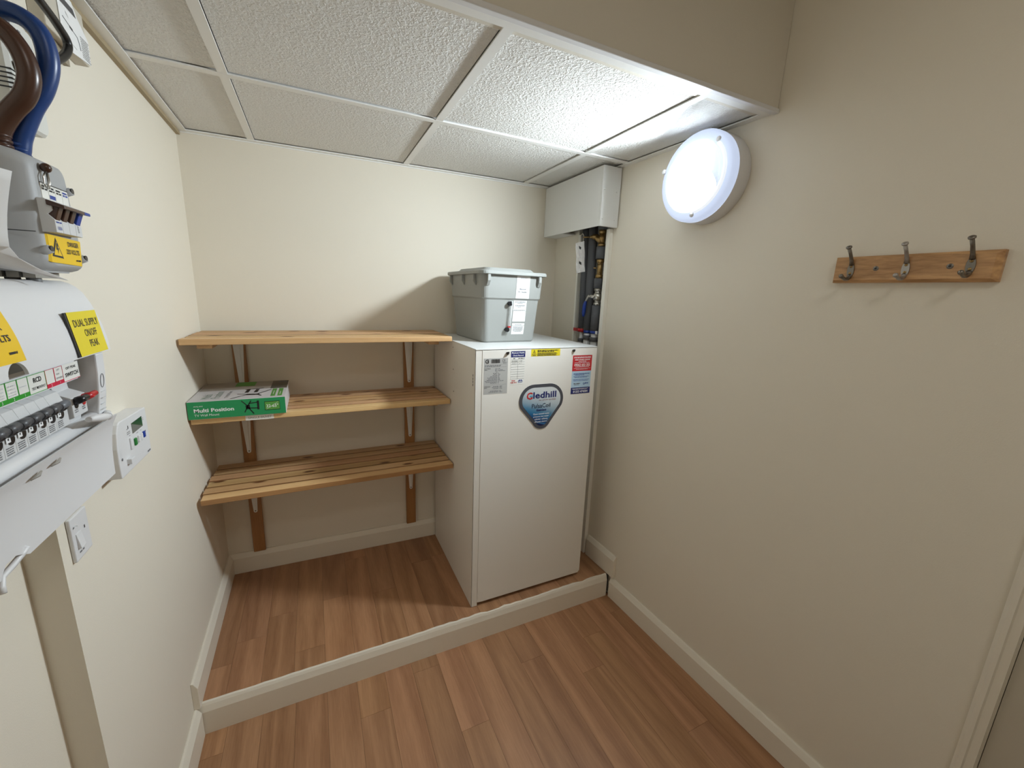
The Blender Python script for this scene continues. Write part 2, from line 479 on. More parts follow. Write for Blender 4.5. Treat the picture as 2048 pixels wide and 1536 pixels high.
mb = MB(); mb.box(-0.1, 1.85, -0.640, 0.12, -0.10, -0.0042, VOID)
f1 = S(mb, 'floor.001', 'raised platform floor of brown wood effect planks under the shelves', 'floor')
floor_planks(f1, -0.640, 0.06, 0.0, {0: [-0.417], 2: [-0.551], 5: [-0.34], 8: [-0.18], 4: [-0.05]})
mb = MB(); mb.box(-0.2, 2.0, YF, -0.62, ZL - 0.06, ZL - 0.0042, VOID)
f0 = S(mb, 'floor', 'lower floor of brown wood effect planks in front of the step', 'floor')
floor_planks(f0, -2.2, -0.645, ZL, {-1: [-0.745], 4: [-0.809], 6: [-0.709], 7: [-0.99], 10: [-0.835], 12: [-0.972], 14: [-1.305], 15: [-0.76], 5: [-1.35], 9: [-1.5], 8: [-1.2], 11: [-1.42], 13: [-1.75], 2: [-1.2], 0: [-1.1], 3: [-1.28], 1: [-0.98]})

# --- skirting and step riser : chamfered board profile (d = out from wall, z up)
def board_run(P, Q, out, z0, h, t=0.018, mt=TRIMW, cham=0.022):
    P, Q, out = Vector(P), Vector(Q), Vector(out)
    prof = [(0, 0), (t, 0), (t, h - cham), (t * 0.45, h - 0.003), (t * 0.30, h), (0, h)]
    q = MB(); q.prism([P + out * d + Z * (z0 + zz) for d, zz in prof], Q - P, mt)
    return q
q = board_run((LX(-0.664), -0.664, 0), (LX(0.06), 0.05, 0), X, 0.0, 0.10); S(q, 'baseboard_left', 'painted skirting along the left wall on the raised platform', 'skirting', 0.0015)
q = board_run((LX(-1.14), -1.14, 0), (LX(-0.66), -0.66, 0), X, ZL, 0.112); S(q, 'baseboard_left.001', 'painted skirting along the left wall below the step', 'skirting', 0.0015)
q = board_run((LX(0), BY(0), 0), (1.2, BY(1.2), 0), -Y, 0.0, 0.10); S(q, 'baseboard_back', 'painted skirting along the back wall under the shelves', 'skirting', 0.0015)
q = board_run((RX(-0.683), -0.683, 0), (RX(-0.472), -0.472, 0), -X, 0.002, 0.112); S(q, 'baseboard_right', 'short piece of skirting on the platform right of the heater cabinet', 'skirting', 0.0015)
q = board_run((RX(-1.818), -1.818, 0), (RX(-0.665), -0.665, 0), -X, ZL, 0.104); S(q, 'baseboard_right.001', 'long painted skirting along the right wall beside the lower floor', 'skirting', 0.0015)
# step riser board, worn along its top edge
q = MB(); n = 60
yb = -0.640
rr = random.Random(3)
prev = None
secs = []
for k in range(n + 1):
    x = 0.006 + (RX(-0.66) - 0.024 - 0.006) * k / n
    wv = 0.0012 * rr.uniform(-1, 1) * (1.8 if x > 0.75 else 0.5)
    t = 0.018
    prof = [(yb, ZL), (yb - t, ZL), (yb - t, -0.026), (yb - t + 0.006, -0.006 + wv), (yb - t + 0.010, 0.002 + wv), (yb + wv * 1.5, 0.002 + wv * 0.6)]
    secs.append([Vector((x, a, b)) for a, b in prof])
for k in range(n):
    A, B = secs[k], secs[k + 1]
    for j in range(6):
        jj = (j + 1) % 6
        q.quad([A[j], B[j], B[jj], A[jj]], TRIMW)
q.quad(secs[0], TRIMW); q.quad(secs[-1], TRIMW)
S(q, 'trim_1', 'chipped cream riser board along the front edge of the platform', 'riser board')
# architrave and door at the right
q = MB()
prof = [(-1.813, 0.0), (-1.815, 0.013), (-1.822, 0.019), (-1.8305, 0.019), (-1.833, 0.0145), (-1.846, 0.0135), (-1.849, 0.0)]
q.prism([Vector((RX(y) - o, y, ZL)) for y, o in prof], Z * 2.08, TRIMW)
S(q, 'trim_2', 'painted door architrave at the right edge of the right wall', 'architrave')
q = MB(); rslab(q, -2.64, -1.8495, ZL, 1.95, -0.05, -0.004, DOORP)
d1 = S(q, 'door_1', 'painted door seen past the architrave at the far right', 'door')

# --- suspended ceiling
TX = [0.2429, 0.8429, 1.4429]; TY = -0.5338; YB = -1.1142
q = MB(); q.box(LX(0) + 0.0, RX(-0.6) + 0.06, YBH + 0.06, 0.08, H + 0.05, H + 0.08, VOID)
ce = S(q, 'ceiling', 'low suspended ceiling of textured white tiles in a metal grid', 'ceiling')
xe = [0.030, TX[0], TX[1], TX[2], None]; ye = [(YB, TY), (TY, None)]
for j in range(2):
    for i in range(4):
        q = MB(); g = 0.0135
        def cx(i, y): return LX(y) + 0.033 if i == 0 else (TX[i - 1] + g if True else 0)
        y0 = (YB + 0.001) if j == 0 else TY + g
        def yv1(x): return TY - g if j == 0 else BY(x) - 0.018
        xl = lambda y: (LX(y) + 0.031) if i == 0 else TX[i - 1] + g
        xr = lambda y: (TX[i] - g) if i < 3 else RX(y) - 0.024
        a = (xl(y0), y0); b = (xr(y0), y0)
        c = (xr(yv1(xr(0))), yv1(xr(0))); d = (xl(yv1(xl(0))), yv1(xl(0)))
        q.prism([(a[0], a[1], H + 0.006), (b[0], b[1], H + 0.006), (c[0], c[1], H + 0.006), (d[0], d[1], H + 0.006)], Z * 0.014, TILE)
        q.build('ceiling_tile', ce)
for x in TX:
    for y0, y1 in ((YB, TY - 0.0122), (TY + 0.0122, BY(x) - 0.016)):
        q = MB(); q.box(x - 0.012, x + 0.012, y0, y1, H, H + 0.004, WHITEM); q.box(x - 0.002, x + 0.002, y0, y1, H + 0.004, H + 0.035, WHITEM)
        q.build('grid_bar', ce)
q = MB(); q.box(LX(TY) + 0.028, RX(TY) - 0.022, TY - 0.012, TY + 0.012, H - 0.0005, H + 0.0035, WHITEM); q.box(LX(TY) + 0.028, RX(TY) - 0.022, TY - 0.002, TY + 0.002, H + 0.004, H + 0.035, WHITEM)
q.build('grid_bar', ce)
q = MB(); q.hexa([(LX(y) + o, y, z) for o in (0.010, 0.036) for y in (YBH, BY(0) - 0.001) for z in (H - 0.003, H)], WHITEM); q.build('wall_angle', ce)
q = MB(); q.hexa([(LX(y) + o, y, z) for o in (0.0, 0.012) for y in (YBH, BY(0) - 0.001) for z in (H - 0.015, H + 0.004)], BATTEN); q.build('edge_batten', ce)
q = MB(); q.hexa([(x, BY(x) - o, z) for x in (0.012, W) for o in (0.022, 0.0) for z in (H - 0.002, H + 0.002)], WHITEM)
q.hexa([(x, BY(x) - o, z) for x in (0.012, W) for o in (0.003, 0.0) for z in (H - 0.006, H + 0.0)], WHITEM); q.build('wall_angle', ce)
q = MB(); q.hexa([(RX(y) - o, y, z) for o in (0.026, 0.0) for y in (YBH, 0.0) for z in (H - 0.002, H + 0.002)], WHITEM); q.build('wall_angle', ce)
q = MB(); q.box(LX(-1.1) + 0.01, RX(-1.1), YB - 0.014, YB + 0.014, H - 0.0025, H + 0.003, WHITEM); q.build('edge_trim', ce)
q = MB(); q.box(LX(-1.1) + 0.01, RX(-1.1) + 0.0, YBH - 0.006, YBH + 0.012, H - 0.006, H + 0.006, WPLAST); q.build('plaster_bead', ce, bevel=0.002)

# ================================================================== SLATTED SHELVES
XL0, XR0 = 0.004, 0.966
def shelf(z, yf, label, gid):
    root = thing('slatted_shelf', label, 'shelf', (0.48, yf, z), 'pine shelves on the back wall')
    n = 6; yb_ = 0.002; depth = yb_ - yf
    g = 0.011; w_ = (depth - g * (n - 1)) / n
    for k in range(n):
        y0 = yf + k * (w_ + g)
        dx = random.uniform(0, 0.008)
        q = MB(); q.box(XL0 + 0.004 + dx, XR0 - 0.001 - (0 if k == 0 else 0.002), y0, y0 + w_, z - 0.021, z, PINE if k > 0 else PINE_PLAIN)
        if k > 0 or gid == 3:      # long edges coloured darker, painting shade into the slat gaps
            q.mats.append(PINE_SHADED_EDGE)
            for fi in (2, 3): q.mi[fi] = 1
        o = q.build('slat', root, bevel=0.002)
        t = (1.1 if k == 0 else [0, 0.97, 0.84, 1.0, 0.88, 0.76][k] * random.uniform(0.97, 1.03)); o.color = (t, t * random.uniform(0.93, 1.02), t * random.uniform(0.86, 1.02), 1)
    for x in (0.068, 0.90):
        q = MB(); q.box(x - 0.023, x + 0.023, yf + 0.06, yb_ - 0.01, z - 0.041, z - 0.0212, PINEY); q.build('batten', root, bevel=0.0015)
    return root
sh1 = shelf(1.150, -0.312, 'top slatted pine shelf, level with the heater top', 1)
sh2 = shelf(0.862, -0.290, 'middle slatted pine shelf carrying the green carton', 2)
sh3 = shelf(0.567, -0.338, 'lowest slatted pine shelf, knotty and empty, above the floor', 3)
# tape label on the middle shelf
q = MB(); q.box(0.1738, 0.2655, -0.2912, -0.2902, 0.8415, 0.8605, PAPERC)
tl = q.build('tape_label', sh2); tl['label'] = 'white masking tape with handwritten capitals'
q = MB(); q.text('SINGLE DUVET', (0.2205, -0.2914, 0.8465), X, Z, 0.0085, GINK, 'c', fit=0.076)
q.build('lettering', tl)

def upright(x, label, zt=(1.128, 0.84, 0.545)):
    yw = BY(x)
    root = thing('shelf_upright', label, 'upright', (x, yw, 0.1), 'stained uprights carrying the shelves')
    q = MB(); q.box(x - 0.024, x + 0.024, yw - 0.021, yw - 0.0005, 0.101, 1.126, STAIN); q.build('post', root, bevel=0.0015)
    for z in zt:
        yy = yw - 0.0215; hh = 0.235; dd = 0.25; bx = x
        q = MB()
        # pressed steel: two tapered legs meeting at a bend under the shelf, each with a raised centre rib
        q.prism([(bx - 0.0215, yy, z), (bx + 0.0215, yy, z), (bx + 0.0075, yy, z - hh), (bx + 0.004, yy, z - hh - 0.005), (bx - 0.004, yy, z - hh - 0.005), (bx - 0.0075, yy, z - hh)], -Y * 0.0022, WHITEM)
        q.prism([(bx - 0.0215, yy, z), (bx + 0.0215, yy, z), (bx + 0.0075, yy - dd, z), (bx - 0.0075, yy - dd, z)], -Z * 0.0022, WHITEM)
        q.prism([(bx - 0.007, yy - 0.001, z - 0.003), (bx + 0.007, yy - 0.001, z - 0.003), (bx + 0.003, yy - 0.001, z - hh + 0.014), (bx - 0.003, yy - 0.001, z - hh + 0.014)], -Y * 0.0075, WHITEM)
        q.prism([(bx - 0.007, yy - 0.002, z - 0.001), (bx + 0.007, yy - 0.002, z - 0.001), (bx + 0.003, yy - dd + 0.014, z - 0.001), (bx - 0.003, yy - dd + 0.014, z - 0.001)], -Z * 0.0075, WHITEM)
        q.prism([(bx - 0.004, yy - 0.001, z - 0.002), (bx - 0.004, yy - 0.032, z - 0.002), (bx - 0.004, yy - 0.001, z - 0.034)], X * 0.008, WHITEM)
        b_ = q.build('bracket', root); b_['label'] = 'white pressed steel shelf bracket'
        for zz in (z - 0.020, z - hh + 0.004):
            q = MB(); q.cyl((bx + (0.011 if zz > z - 0.1 else 0), yy - 0.0025, zz), (bx + (0.011 if zz > z - 0.1 else 0), yy - 0.0045, zz), 0.003, STEEL, 10)
            q.build('screw', b_)
    return root
upright(0.128, 'brown stained wooden upright with white brackets, nearer the left wall')
upright(0.840, 'brown stained wooden upright with white brackets, beside the heater cabinet')

# ================================================================== TV MOUNT CARTON
cz0, cz1, cx0, cx1, cf, cbk = 0.8622, 0.9275, -0.0, 0.309, -0.3015, 0.008
cx0 = 0.0055
ct = thing('tv_mount_carton', 'flat green and white printed carton lying on the middle shelf', 'box', (0.157, -0.15, cz0))
mb = MB(); mb.box(cx0, cx1, cf, cbk, cz0, cz1, CARTW); body = mb.build('body', ct, bevel=0.001)
e = 0.0006
mb = MB(); mb.box(cx0 + 0.0005, cx1 - 0.0005, cf - 0.0005, cf - 0.0001, cz0 + 0.001, cz1 - 0.001, CARTG); fp = mb.build('front_panel', ct); fp['label'] = 'green printed long side'
q = MB(); yp = cf - 0.0008
cw = cx1 - cx0
def cp(u, v): return Vector((cx0 + u * cw, yp, cz0 + v * (cz1 - cz0)))   # u right, v up on the front face
q.text('AHL444', cp(0.062, 0.70), X, Z, 0.0045, PAPER, fit=0.027)
q.text('Multi Position', cp(0.062, 0.395), X, Z, 0.0130, PAPER, fit=0.119, bold=0.028)
q.text('TV Wall Mount', cp(0.062, 0.165), X, Z, 0.0085, PAPER, fit=0.073)
# mount silhouette : cross arms with a double swing arm to a wall plate
def bar2(a, b, wd, mt=BLACK):
    A, B = cp(*a), cp(*b); d = (B - A).normalized(); nrm = Vector((-d.z, 0, d.x)) * wd
    q.quad([A - nrm, B - nrm, B + nrm, A + nrm], mt)
bar2((0.535, 0.90), (0.60, 0.56), 0.0016); bar2((0.635, 0.88), (0.585, 0.50), 0.0018); bar2((0.595, 0.55), (0.56, 0.22), 0.0016); bar2((0.60, 0.50), (0.655, 0.10), 0.0018)
bar2((0.575, 0.50), (0.620, 0.52), 0.0075); bar2((0.61, 0.73), (0.70, 0.76), 0.0018); bar2((0.61, 0.45), (0.70, 0.43), 0.0018); bar2((0.705, 0.34), (0.705, 0.86), 0.0034)
q.quad([cp(0.773, 0.26), cp(0.937, 0.26), cp(0.937, 0.78), cp(0.773, 0.78)], BLACK)
yp -= 0.0002
q.quad([cp(0.777, 0.29), cp(0.933, 0.29), cp(0.933, 0.75), cp(0.777, 0.75)], CARTG2)
yp -= 0.0002
q.text('32-65"', cp(0.855, 0.42), X, Z, 0.0115, PAPER, 'c', fit=0.039, bold=0.012)
bar2((0.79, 0.32), (0.92, 0.72), 0.0004, PAPER)
q.build('lettering', fp, kind='stuff')
mb = MB(); zt_ = cz1 + 0.0004
def tp(u, v): return Vector((cx0 + u * cw, cf + v * (cbk - cf), zt_))    # top face, v towards the wall
def trect(u0, u1, v0, v1, mt, k=0.0): mb.quad([tp(u0, v0) + Z * k, tp(u1, v0) + Z * k, tp(u1, v1) + Z * k, tp(u0, v1) + Z * k], mt)
trect(0.01, 0.995, 0.03, 0.995, CARTW)
trect(0.01, 0.995, 0.52, 0.995, mat('carton_taupe', (0.36, 0.32, 0.27), 0.5), 0.0002)
trect(0.80, 0.995, 0.50, 0.995, CARTD, 0.0003)
trect(0.87, 0.985, 0.86, 0.985, BLACK, 0.0004)
trect(0.37, 0.60, 0.72, 0.98, CARTG2, 0.0004)
trect(0.835, 0.885, 0.06, 0.48, CARTG2, 0.0004); trect(0.91, 0.96, 0.06, 0.48, CARTG2, 0.0004)
trect(0.855, 0.863, 0.16, 0.36, CARTW, 0.0006); trect(0.93, 0.938, 0.14, 0.30, CARTW, 0.0006)
def tbar(a, b, wd, mt=BLACK, k=0.0005):
    A, B = tp(*a) + Z * k, tp(*b) + Z * k; d = (B - A).normalized(); nrm = Vector((-d.y, d.x, 0)) * wd
    mb.quad([A - nrm, B - nrm, B + nrm, A + nrm], mt)
tbar((0.42, 0.0 + 0.04), (0.56, 0.20), 0.003); tbar((0.46, 0.27), (0.60, 0.22), 0.003); tbar((0.56, 0.22), (0.70, 0.20), 0.010); tbar((0.69, 0.24), (0.82, 0.44), 0.003); tbar((0.69, 0.20), (0.73, 0.12), 0.003)
tbar((0.52, 0.50), (0.72, 0.55), 0.005); tbar((0.56, 0.50), (0.55, 0.32), 0.006); tbar((0.66, 0.50), (0.65, 0.32), 0.006)
mb.text('Multi', tp(0.20, 0.10) + Z * 0.0005, Y, -X, 0.028, mat('carton_sage', (0.20, 0.28, 0.22), 0.5), fit=0.07)
mb.text('Position', tp(0.30, 0.10) + Z * 0.0005, Y, -X, 0.028, MATS['carton_sage'], fit=0.11)
mb.text('TV Wall Mount', tp(0.385, 0.10) + Z * 0.0005, Y, -X, 0.012, GINK, fit=0.11)
tpn = mb.build('top_panel', ct); tpn['label'] = 'white printed top with a mount picture and green squares'

# ================================================================== WATER HEATER CABINET
bx0, bx1, bf, bb = 0.9692, 1.5315, -0.5941, -0.004
bz0, bz1 = 0.0, 1.128
bo = thing('water_heater_cabinet', 'tall white enamelled water heater cabinet standing on the platform', 'water heater', ((bx0 + bx1) / 2, (bf + bb) / 2, 0.0))
q = MB()
q.box(bx0, bx0 + 0.0012, bf + 0.0, bb, 0.002, bz1, BOIL)            # left side sheet
q.box(bx0, bx0 + 0.0262, bf, bf + 0.0012, 0.002, bz1, BOIL)         # its front return
q.box(bx1 - 0.0012, bx1, bf + 0.012, bb, 0.002, bz1, BOIL)
q.box(bx0, bx1, bb - 0.0012, bb, 0.002, bz1, BOIL)
q.box(bx0 + 0.002, bx1 - 0.002, bf + 0.03, bb, 0.002, 0.02, VOID)
q.box(bx0 + 0.03, bx1 - 0.0014, bf + 0.0135, bf + 0.0145, 0.025, bz1 - 0.002, BOIL)
q.build('casing', bo)
q = MB(); z0d = 0.0155; ch = 0.010
q.prism([(bx0 + 0.0268, bf - 0.0012, z0d + 0.002), (bx0 + 0.05, bf - 0.0012, z0d), (bx1 - ch, bf - 0.0012, z0d), (bx1, bf - 0.0012, z0d + ch), (bx1, bf - 0.0012, bz1 - 0.0015), (bx0 + 0.0268, bf - 0.0012, bz1 - 0.0015)], Y * 0.012, BOIL)
dp = q.build('front_panel', bo, bevel=0.0012)
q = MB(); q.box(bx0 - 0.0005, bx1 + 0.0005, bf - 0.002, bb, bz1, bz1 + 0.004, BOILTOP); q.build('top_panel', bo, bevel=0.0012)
FY = bf - 0.0012
for x, z in ((1.1005, 1.113), (1.408, 1.1158)):
    q = MB(); q.cyl((x, FY, z), (x, FY - 0.005, z), 0.0062, STEEL, 14); q.cyl((x - 0.001, FY - 0.005, z + 0.002), (x + 0.003, FY - 0.0095, z + 0.005), 0.0035, BLACK, 10); q.build('fixing_screw', bo)
for z in (1.0266, 1.0135, 1.0015, 0.989):
    q = MB(); q.box(bx0 - 0.0004, bx0 + 0.0002, -0.5715, -0.5665, z - 0.0045, z + 0.0045, BLACK)
    q.build('vent_slot', bo)
for y, z in ((-0.3136, 1.103), (-0.3184, 1.006), (-0.3247, 0.9075)):
    q = MB(); q.lathe((bx0, y, z), -X, Y, [(0.003, 0), (0.0025, 0.0012), (0, 0.0016)], STEEL, 10); q.build('rivet', bo)
def plate(name, x0, x1, z0, z1, mt, k=0.0004, label=None):
    q = MB(); q.box(x0, x1, FY - k, FY - 0.00005, z0, z1, mt); o = q.build(name, bo)
    if label: o['label'] = label
    return o
rn = random.Random(11)
# silver rating plate
pl = plate('rating_plate', 1.0034, 1.1043, 0.9535, 1.0953, SILVER, label='silver rating plate with bar code and small print')
q = MB(); y = FY - 0.0007
def P(x, z): return Vector((x, y, z))
q.text('G', P(1.0085, 1.0760), X, Z, 0.0150, INK, bold=0.03)
q.quad([P(1.018, 1.082), P(1.025, 1.0845), P(1.018, 1.087)], INK)
x = 1.0340
while x < 1.0690:
    b = rn.choice([0.0008, 0.0012, 0.002]); q.quad([P(x, 1.0760), P(x + b, 1.0760), P(x + b, 1.0915), P(x, 1.0915)], INK); x += b + rn.choice([0.0007, 0.0010])
q.text('CE', P(1.0790, 1.0815), X, Z, 0.0085, INK, fit=0.0140)
q.quad([P(1.076, 1.0785), P(1.102, 1.0785), P(1.102, 1.0790), P(1.076, 1.0790)], INK)
for z, a, wd in ((1.0745, 1.083, 0.014), (1.0665, 1.007, 0.068), (1.0625, 1.007, 0.066)): q.dashes(P(a, z), X, Z, wd, 0.0022, GINK, rn)
for z in (1.0605, 0.9905, 1.0705): q.quad([P(1.005, z), P(1.1, z), P(1.1, z + 0.0004), P(1.005, z + 0.0004)], GINK)
q.text('ELECTRICAL', P(1.0065, 1.0530), X, Z, 0.0040, INK, fit=0.026); q.text('DATA', P(1.0065, 1.0475), X, Z, 0.0040, INK, fit=0.011)
q.text('HYDRAULIC', P(1.0065, 0.9820), X, Z, 0.0040, INK, fit=0.025); q.text('DATA', P(1.0065, 0.9765), X, Z, 0.0040, INK, fit=0.011)
for k, (wl, wr) in enumerate([(9, 8), (10, 20), (10, 30), (5, 0), (18, 5), (16, 9), (20, 6), (30, 5), (42, 6), (38, 8), (44, 10), (52, 24), (48, 6), (30, 4)]):
    z = 1.0530 - k * 0.0044
    q.dashes(P(1.060 - wl * 0.001, z), X, Z, wl * 0.001, 0.0020, GINK, rn)
    if wr: q.dashes(P(1.0635, z), X, Z, wr * 0.001, 0.0020, GINK, rn)
for k, (wl, wr) in enumerate([(24, 12), (28, 10), (24, 12), (0, 0), (36, 6), (42, 12)]):
    z = 0.9830 - k * 0.0046
    if wl: q.dashes(P(1.067 - wl * 0.001, z), X, Z, wl * 0.001, 0.0020, GINK, rn); q.dashes(P(1.071, z), X, Z, wr * 0.001, 0.0020, GINK, rn)
q.build('lettering', pl)
# service record
pl = plate('service_record', 1.1170, 1.1795, 0.9860, 1.1206, PAPERC, label='white service record card with a navy heading')
q = MB(); q.quad([P(1.1170, 1.0965), P(1.1795, 1.0965), P(1.1795, 1.1206), P(1.1170, 1.1206)], NAVY)
y -= 0.0003
q.text('Platinum Health', P(1.148, 1.1115), X, Z, 0.0056, PAPER, 'c', fit=0.055, bold=0.02); q.text('Check Record', P(1.148, 1.1010), X, Z, 0.0056, PAPER, 'c', fit=0.047, bold=0.02)
q.dashes(P(1.127, 1.0905), X, Z, 0.008, 0.0024, INK, rn); q.dashes(P(1.149, 1.0905), X, Z, 0.027, 0.0024, INK, rn)
for k in range(9):
    z = 1.0865 - k * 0.0097; q.quad([P(1.118, z), P(1.178, z), P(1.178, z + 0.0007), P(1.118, z + 0.0007)], GINK)
q.quad([P(1.1475, 1.009), P(1.1482, 1.009), P(1.1482, 1.0865), P(1.1475, 1.0865)], GINK)
q.text('25/3/08', P(1.120, 1.0785), X, Z, 0.0048, INK, fit=0.024, italic=0.2); q.text('C.W', P(1.153, 1.0785), X, Z, 0.0050, INK, fit=0.013, italic=0.2)
q.text('14/5/11', P(1.122, 1.0695), X, Z, 0.0036, GINK, fit=0.022, italic=0.2); q.text('A.T', P(1.153, 1.0695), X, Z, 0.0040, GINK, fit=0.011, italic=0.2)
q.text('08000', P(1.1225, 0.9995), X, Z, 0.0048, REDL, fit=0.016, bold=0.02); q.text('028 963', P(1.1190, 0.9915), X, Z, 0.0054, REDL, fit=0.026, bold=0.02)
q.dashes(P(1.155, 1.0020), X, Z, 0.014, 0.0026, BINK, rn); q.dashes(P(1.151, 0.9980), X, Z, 0.021, 0.0028, BINK, rn); q.dashes(P(1.151, 0.9935), X, Z, 0.020, 0.0018, BINK, rn)
q.build('lettering', pl)
# yellow warning
pl = plate('warning_label', 1.2064, 1.3427, 1.0975, 1.1262, YEL2, label='yellow electrical warning label')
q = MB(); y = FY - 0.0007
q.quad([P(1.2105, 1.1035), P(1.2305, 1.1035), P(1.2205, 1.1235)], INK); y -= 0.0002
q.quad([P(1.2130, 1.1050), P(1.2280, 1.1050), P(1.2205, 1.1200)], YEL2); y -= 0.0002
q.quad([P(1.2185, 1.1110), P(1.2215, 1.1115), P(1.2208, 1.1165), P(1.2192, 1.1165)], INK); q.quad([P(1.2195, 1.1055), P(1.2212, 1.1055), P(1.2230, 1.1118), P(1.2205, 1.1112)], INK)
q.quad([P(1.213, 1.0995), P(1.228, 1.0995), P(1.228, 1.1010), P(1.213, 1.1010)], INK)
for z, wd, h in ((1.1195, 0.098, 0.0030), (1.1145, 0.078, 0.0030), (1.1095, 0.090, 0.0018), (1.1060, 0.094, 0.0018), (1.1028, 0.088, 0.0018), (1.0996, 0.09, 0.0018)): q.dashes(P(1.2350, z), X, Z, wd, h, INK, rn)
q.build('lettering', pl)
# red / pale blue / navy helpline sticker
pl = plate('helpline_label', 1.4085, 1.5075, 0.9265, 1.0955, LBLUE, label='helpline sticker in red, pale blue and navy bands')
q = MB(); y = FY - 0.0007
q.quad([P(1.4085, 1.0270), P(1.5075, 1.0270), P(1.5075, 1.0955), P(1.4085, 1.0955)], REDL); q.quad([P(1.4085, 0.9265), P(1.5075, 0.9265), P(1.5075, 0.9545), P(1.4085, 0.9545)], NAVY); y -= 0.0003
xm = 1.458
q.dashes(P(1.4145, 1.0870), X, Z, 0.086, 0.0022, PAPER, rn); q.dashes(P(1.4145, 1.0835), X, Z, 0.086, 0.0022, PAPER, rn)
q.text('NEED SPARES ONLINE', P(xm, 1.0735), X, Z, 0.0058, PAPER, 'c', fit=0.078, bold=0.02)
q.dashes(P(1.438, 1.0680), X, Z, 0.040, 0.0022, PAPER, rn); q.dashes(P(1.419, 1.0625), X, Z, 0.078, 0.0018, PAPER, rn)
q.text('09062 653 332', P(xm, 1.0490), X, Z, 0.0098, PAPER, 'c', fit=0.081, bold=0.02)
q.dashes(P(1.424, 1.0445), X, Z, 0.07, 0.0018, PAPER, rn); q.dashes(P(1.416, 1.0380), X, Z, 0.086, 0.0012, PAPER, rn); q.dashes(P(1.428, 1.0340), X, Z, 0.06, 0.0012, PAPER, rn)
for z, a, wd in ((1.0155, 1.417, 0.083), (1.0120, 1.417, 0.082), (1.0080, 1.424, 0.050), (1.0020, 1.418, 0.080), (0.9980, 1.424, 0.064), (0.9885, 1.416, 0.083), (0.9835, 1.419, 0.076)): q.dashes(P(a, z), X, Z, wd, 0.0018, BINK, rn)
q.dashes(P(1.420, 0.9700), X, Z, 0.034, 0.0036, GINK, rn); q.dashes(P(1.423, 0.9650), X, Z, 0.026, 0.0018, GINK, rn)
q.text('G', P(1.469, 0.9660), X, Z, 0.0085, BINK, bold=0.02); q.dashes(P(1.480, 0.9725), X, Z, 0.016, 0.0026, BINK, rn); q.dashes(P(1.477, 0.9690), X, Z, 0.020, 0.0022, BINK, rn)
q.dashes(P(1.414, 0.9485), X, Z, 0.085, 0.0016, PAPER, rn); q.dashes(P(1.418, 0.9455), X, Z, 0.074, 0.0016, PAPER, rn)
q.text('01253 474584', P(xm, 0.9315), X, Z, 0.0095, PAPER, 'c', fit=0.076, bold=0.02)
q.build('lettering', pl)
# shield shaped maker's badge, slightly proud
def rtri(cx_, zt_, ww, hh, k, inset):
    top, bot, half = zt_ - inset, zt_ - hh + inset, ww / 2 - inset
    C = [((cx_ - 0.037), zt_ - 0.068, 0.068), ((cx_ + 0.037), zt_ - 0.068, 0.068), (cx_ + 0.004, zt_ - hh + 0.045, 0.045)]
    pts = []
    for (ax, az, r), (t0, t1) in zip([C[1], C[0], C[2]], [(-25, 90), (90, 205), (205, 335)]):
        for i in range(13):
            t = math.radians(t0 + (t1 - t0) * i / 12); pts.append(Vector((ax + (r - inset) * math.cos(t), k, az + (r - inset) * math.sin(t))))
    return pts
bcx = 1.2655
q = MB(); q.prism(rtri(bcx, 0.9805, 0.21, 0.1945, FY, 0), -Y * 0.0022, mat('badge_rim', (0.10, 0.105, 0.125), 0.3, metal=0.4)); bd = q.build('badge', bo); bd['label'] = 'blue shield shaped maker badge with a grey rim'
BADGE_DX = -bcx * 0.0 + 0.0
q = MB(); q.quad(rtri(bcx, 0.9805, 0.21, 0.1945, FY - 0.0026, 0.0135), None or mat('tmp', (1, 1, 1)))
q.mats[0] = badge_mat()
fc = q.build('badge_face', bd, origin=(bcx, FY, 0.0))
q = MB(); y = FY - 0.0032
q.text('G', P(1.1935, 0.9195), X, Z, 0.0285, REDL, bold=0.022); q.text('ledhill', P(1.2240, 0.9220), X, Z, 0.0262, NAVY, fit=0.1105, bold=0.022)
y -= 0.0002; q.quad([P(1.2085, 0.929), P(1.2225, 0.929), P(1.2225, 0.936), P(1.2085, 0.936)], mat('sky_print', (0.12, 0.35, 0.50), 0.4))
q.text('the cylinder specialist', P(1.3335, 0.9105), X, Z, 0.0062, mat('rust_print', (0.30, 0.12, 0.10), 0.5), 'r', fit=0.082)
q.text('PulsaCoil', P(1.264, 0.8800), X, Z, 0.0185, mat('ink_blue', (0.01, 0.02, 0.06), 0.4), 'c', fit=0.088)
q.text('Stainless', P(1.266, 0.8660), X, Z, 0.0092, NAVY, 'c', fit=0.047, bold=0.025)
for k, (t, wd) in enumerate((('Open vented mains', 0.077), ('pressure hot water', 0.074), ('cylinder utilising', 0.064), ('off-peak electric', 0.062))): q.text(t, P(1.266, 0.8500 - k * 0.0113), X, Z, 0.0068, PAPER, 'c', fit=wd, bold=0.008)
q.build('lettering', bd)

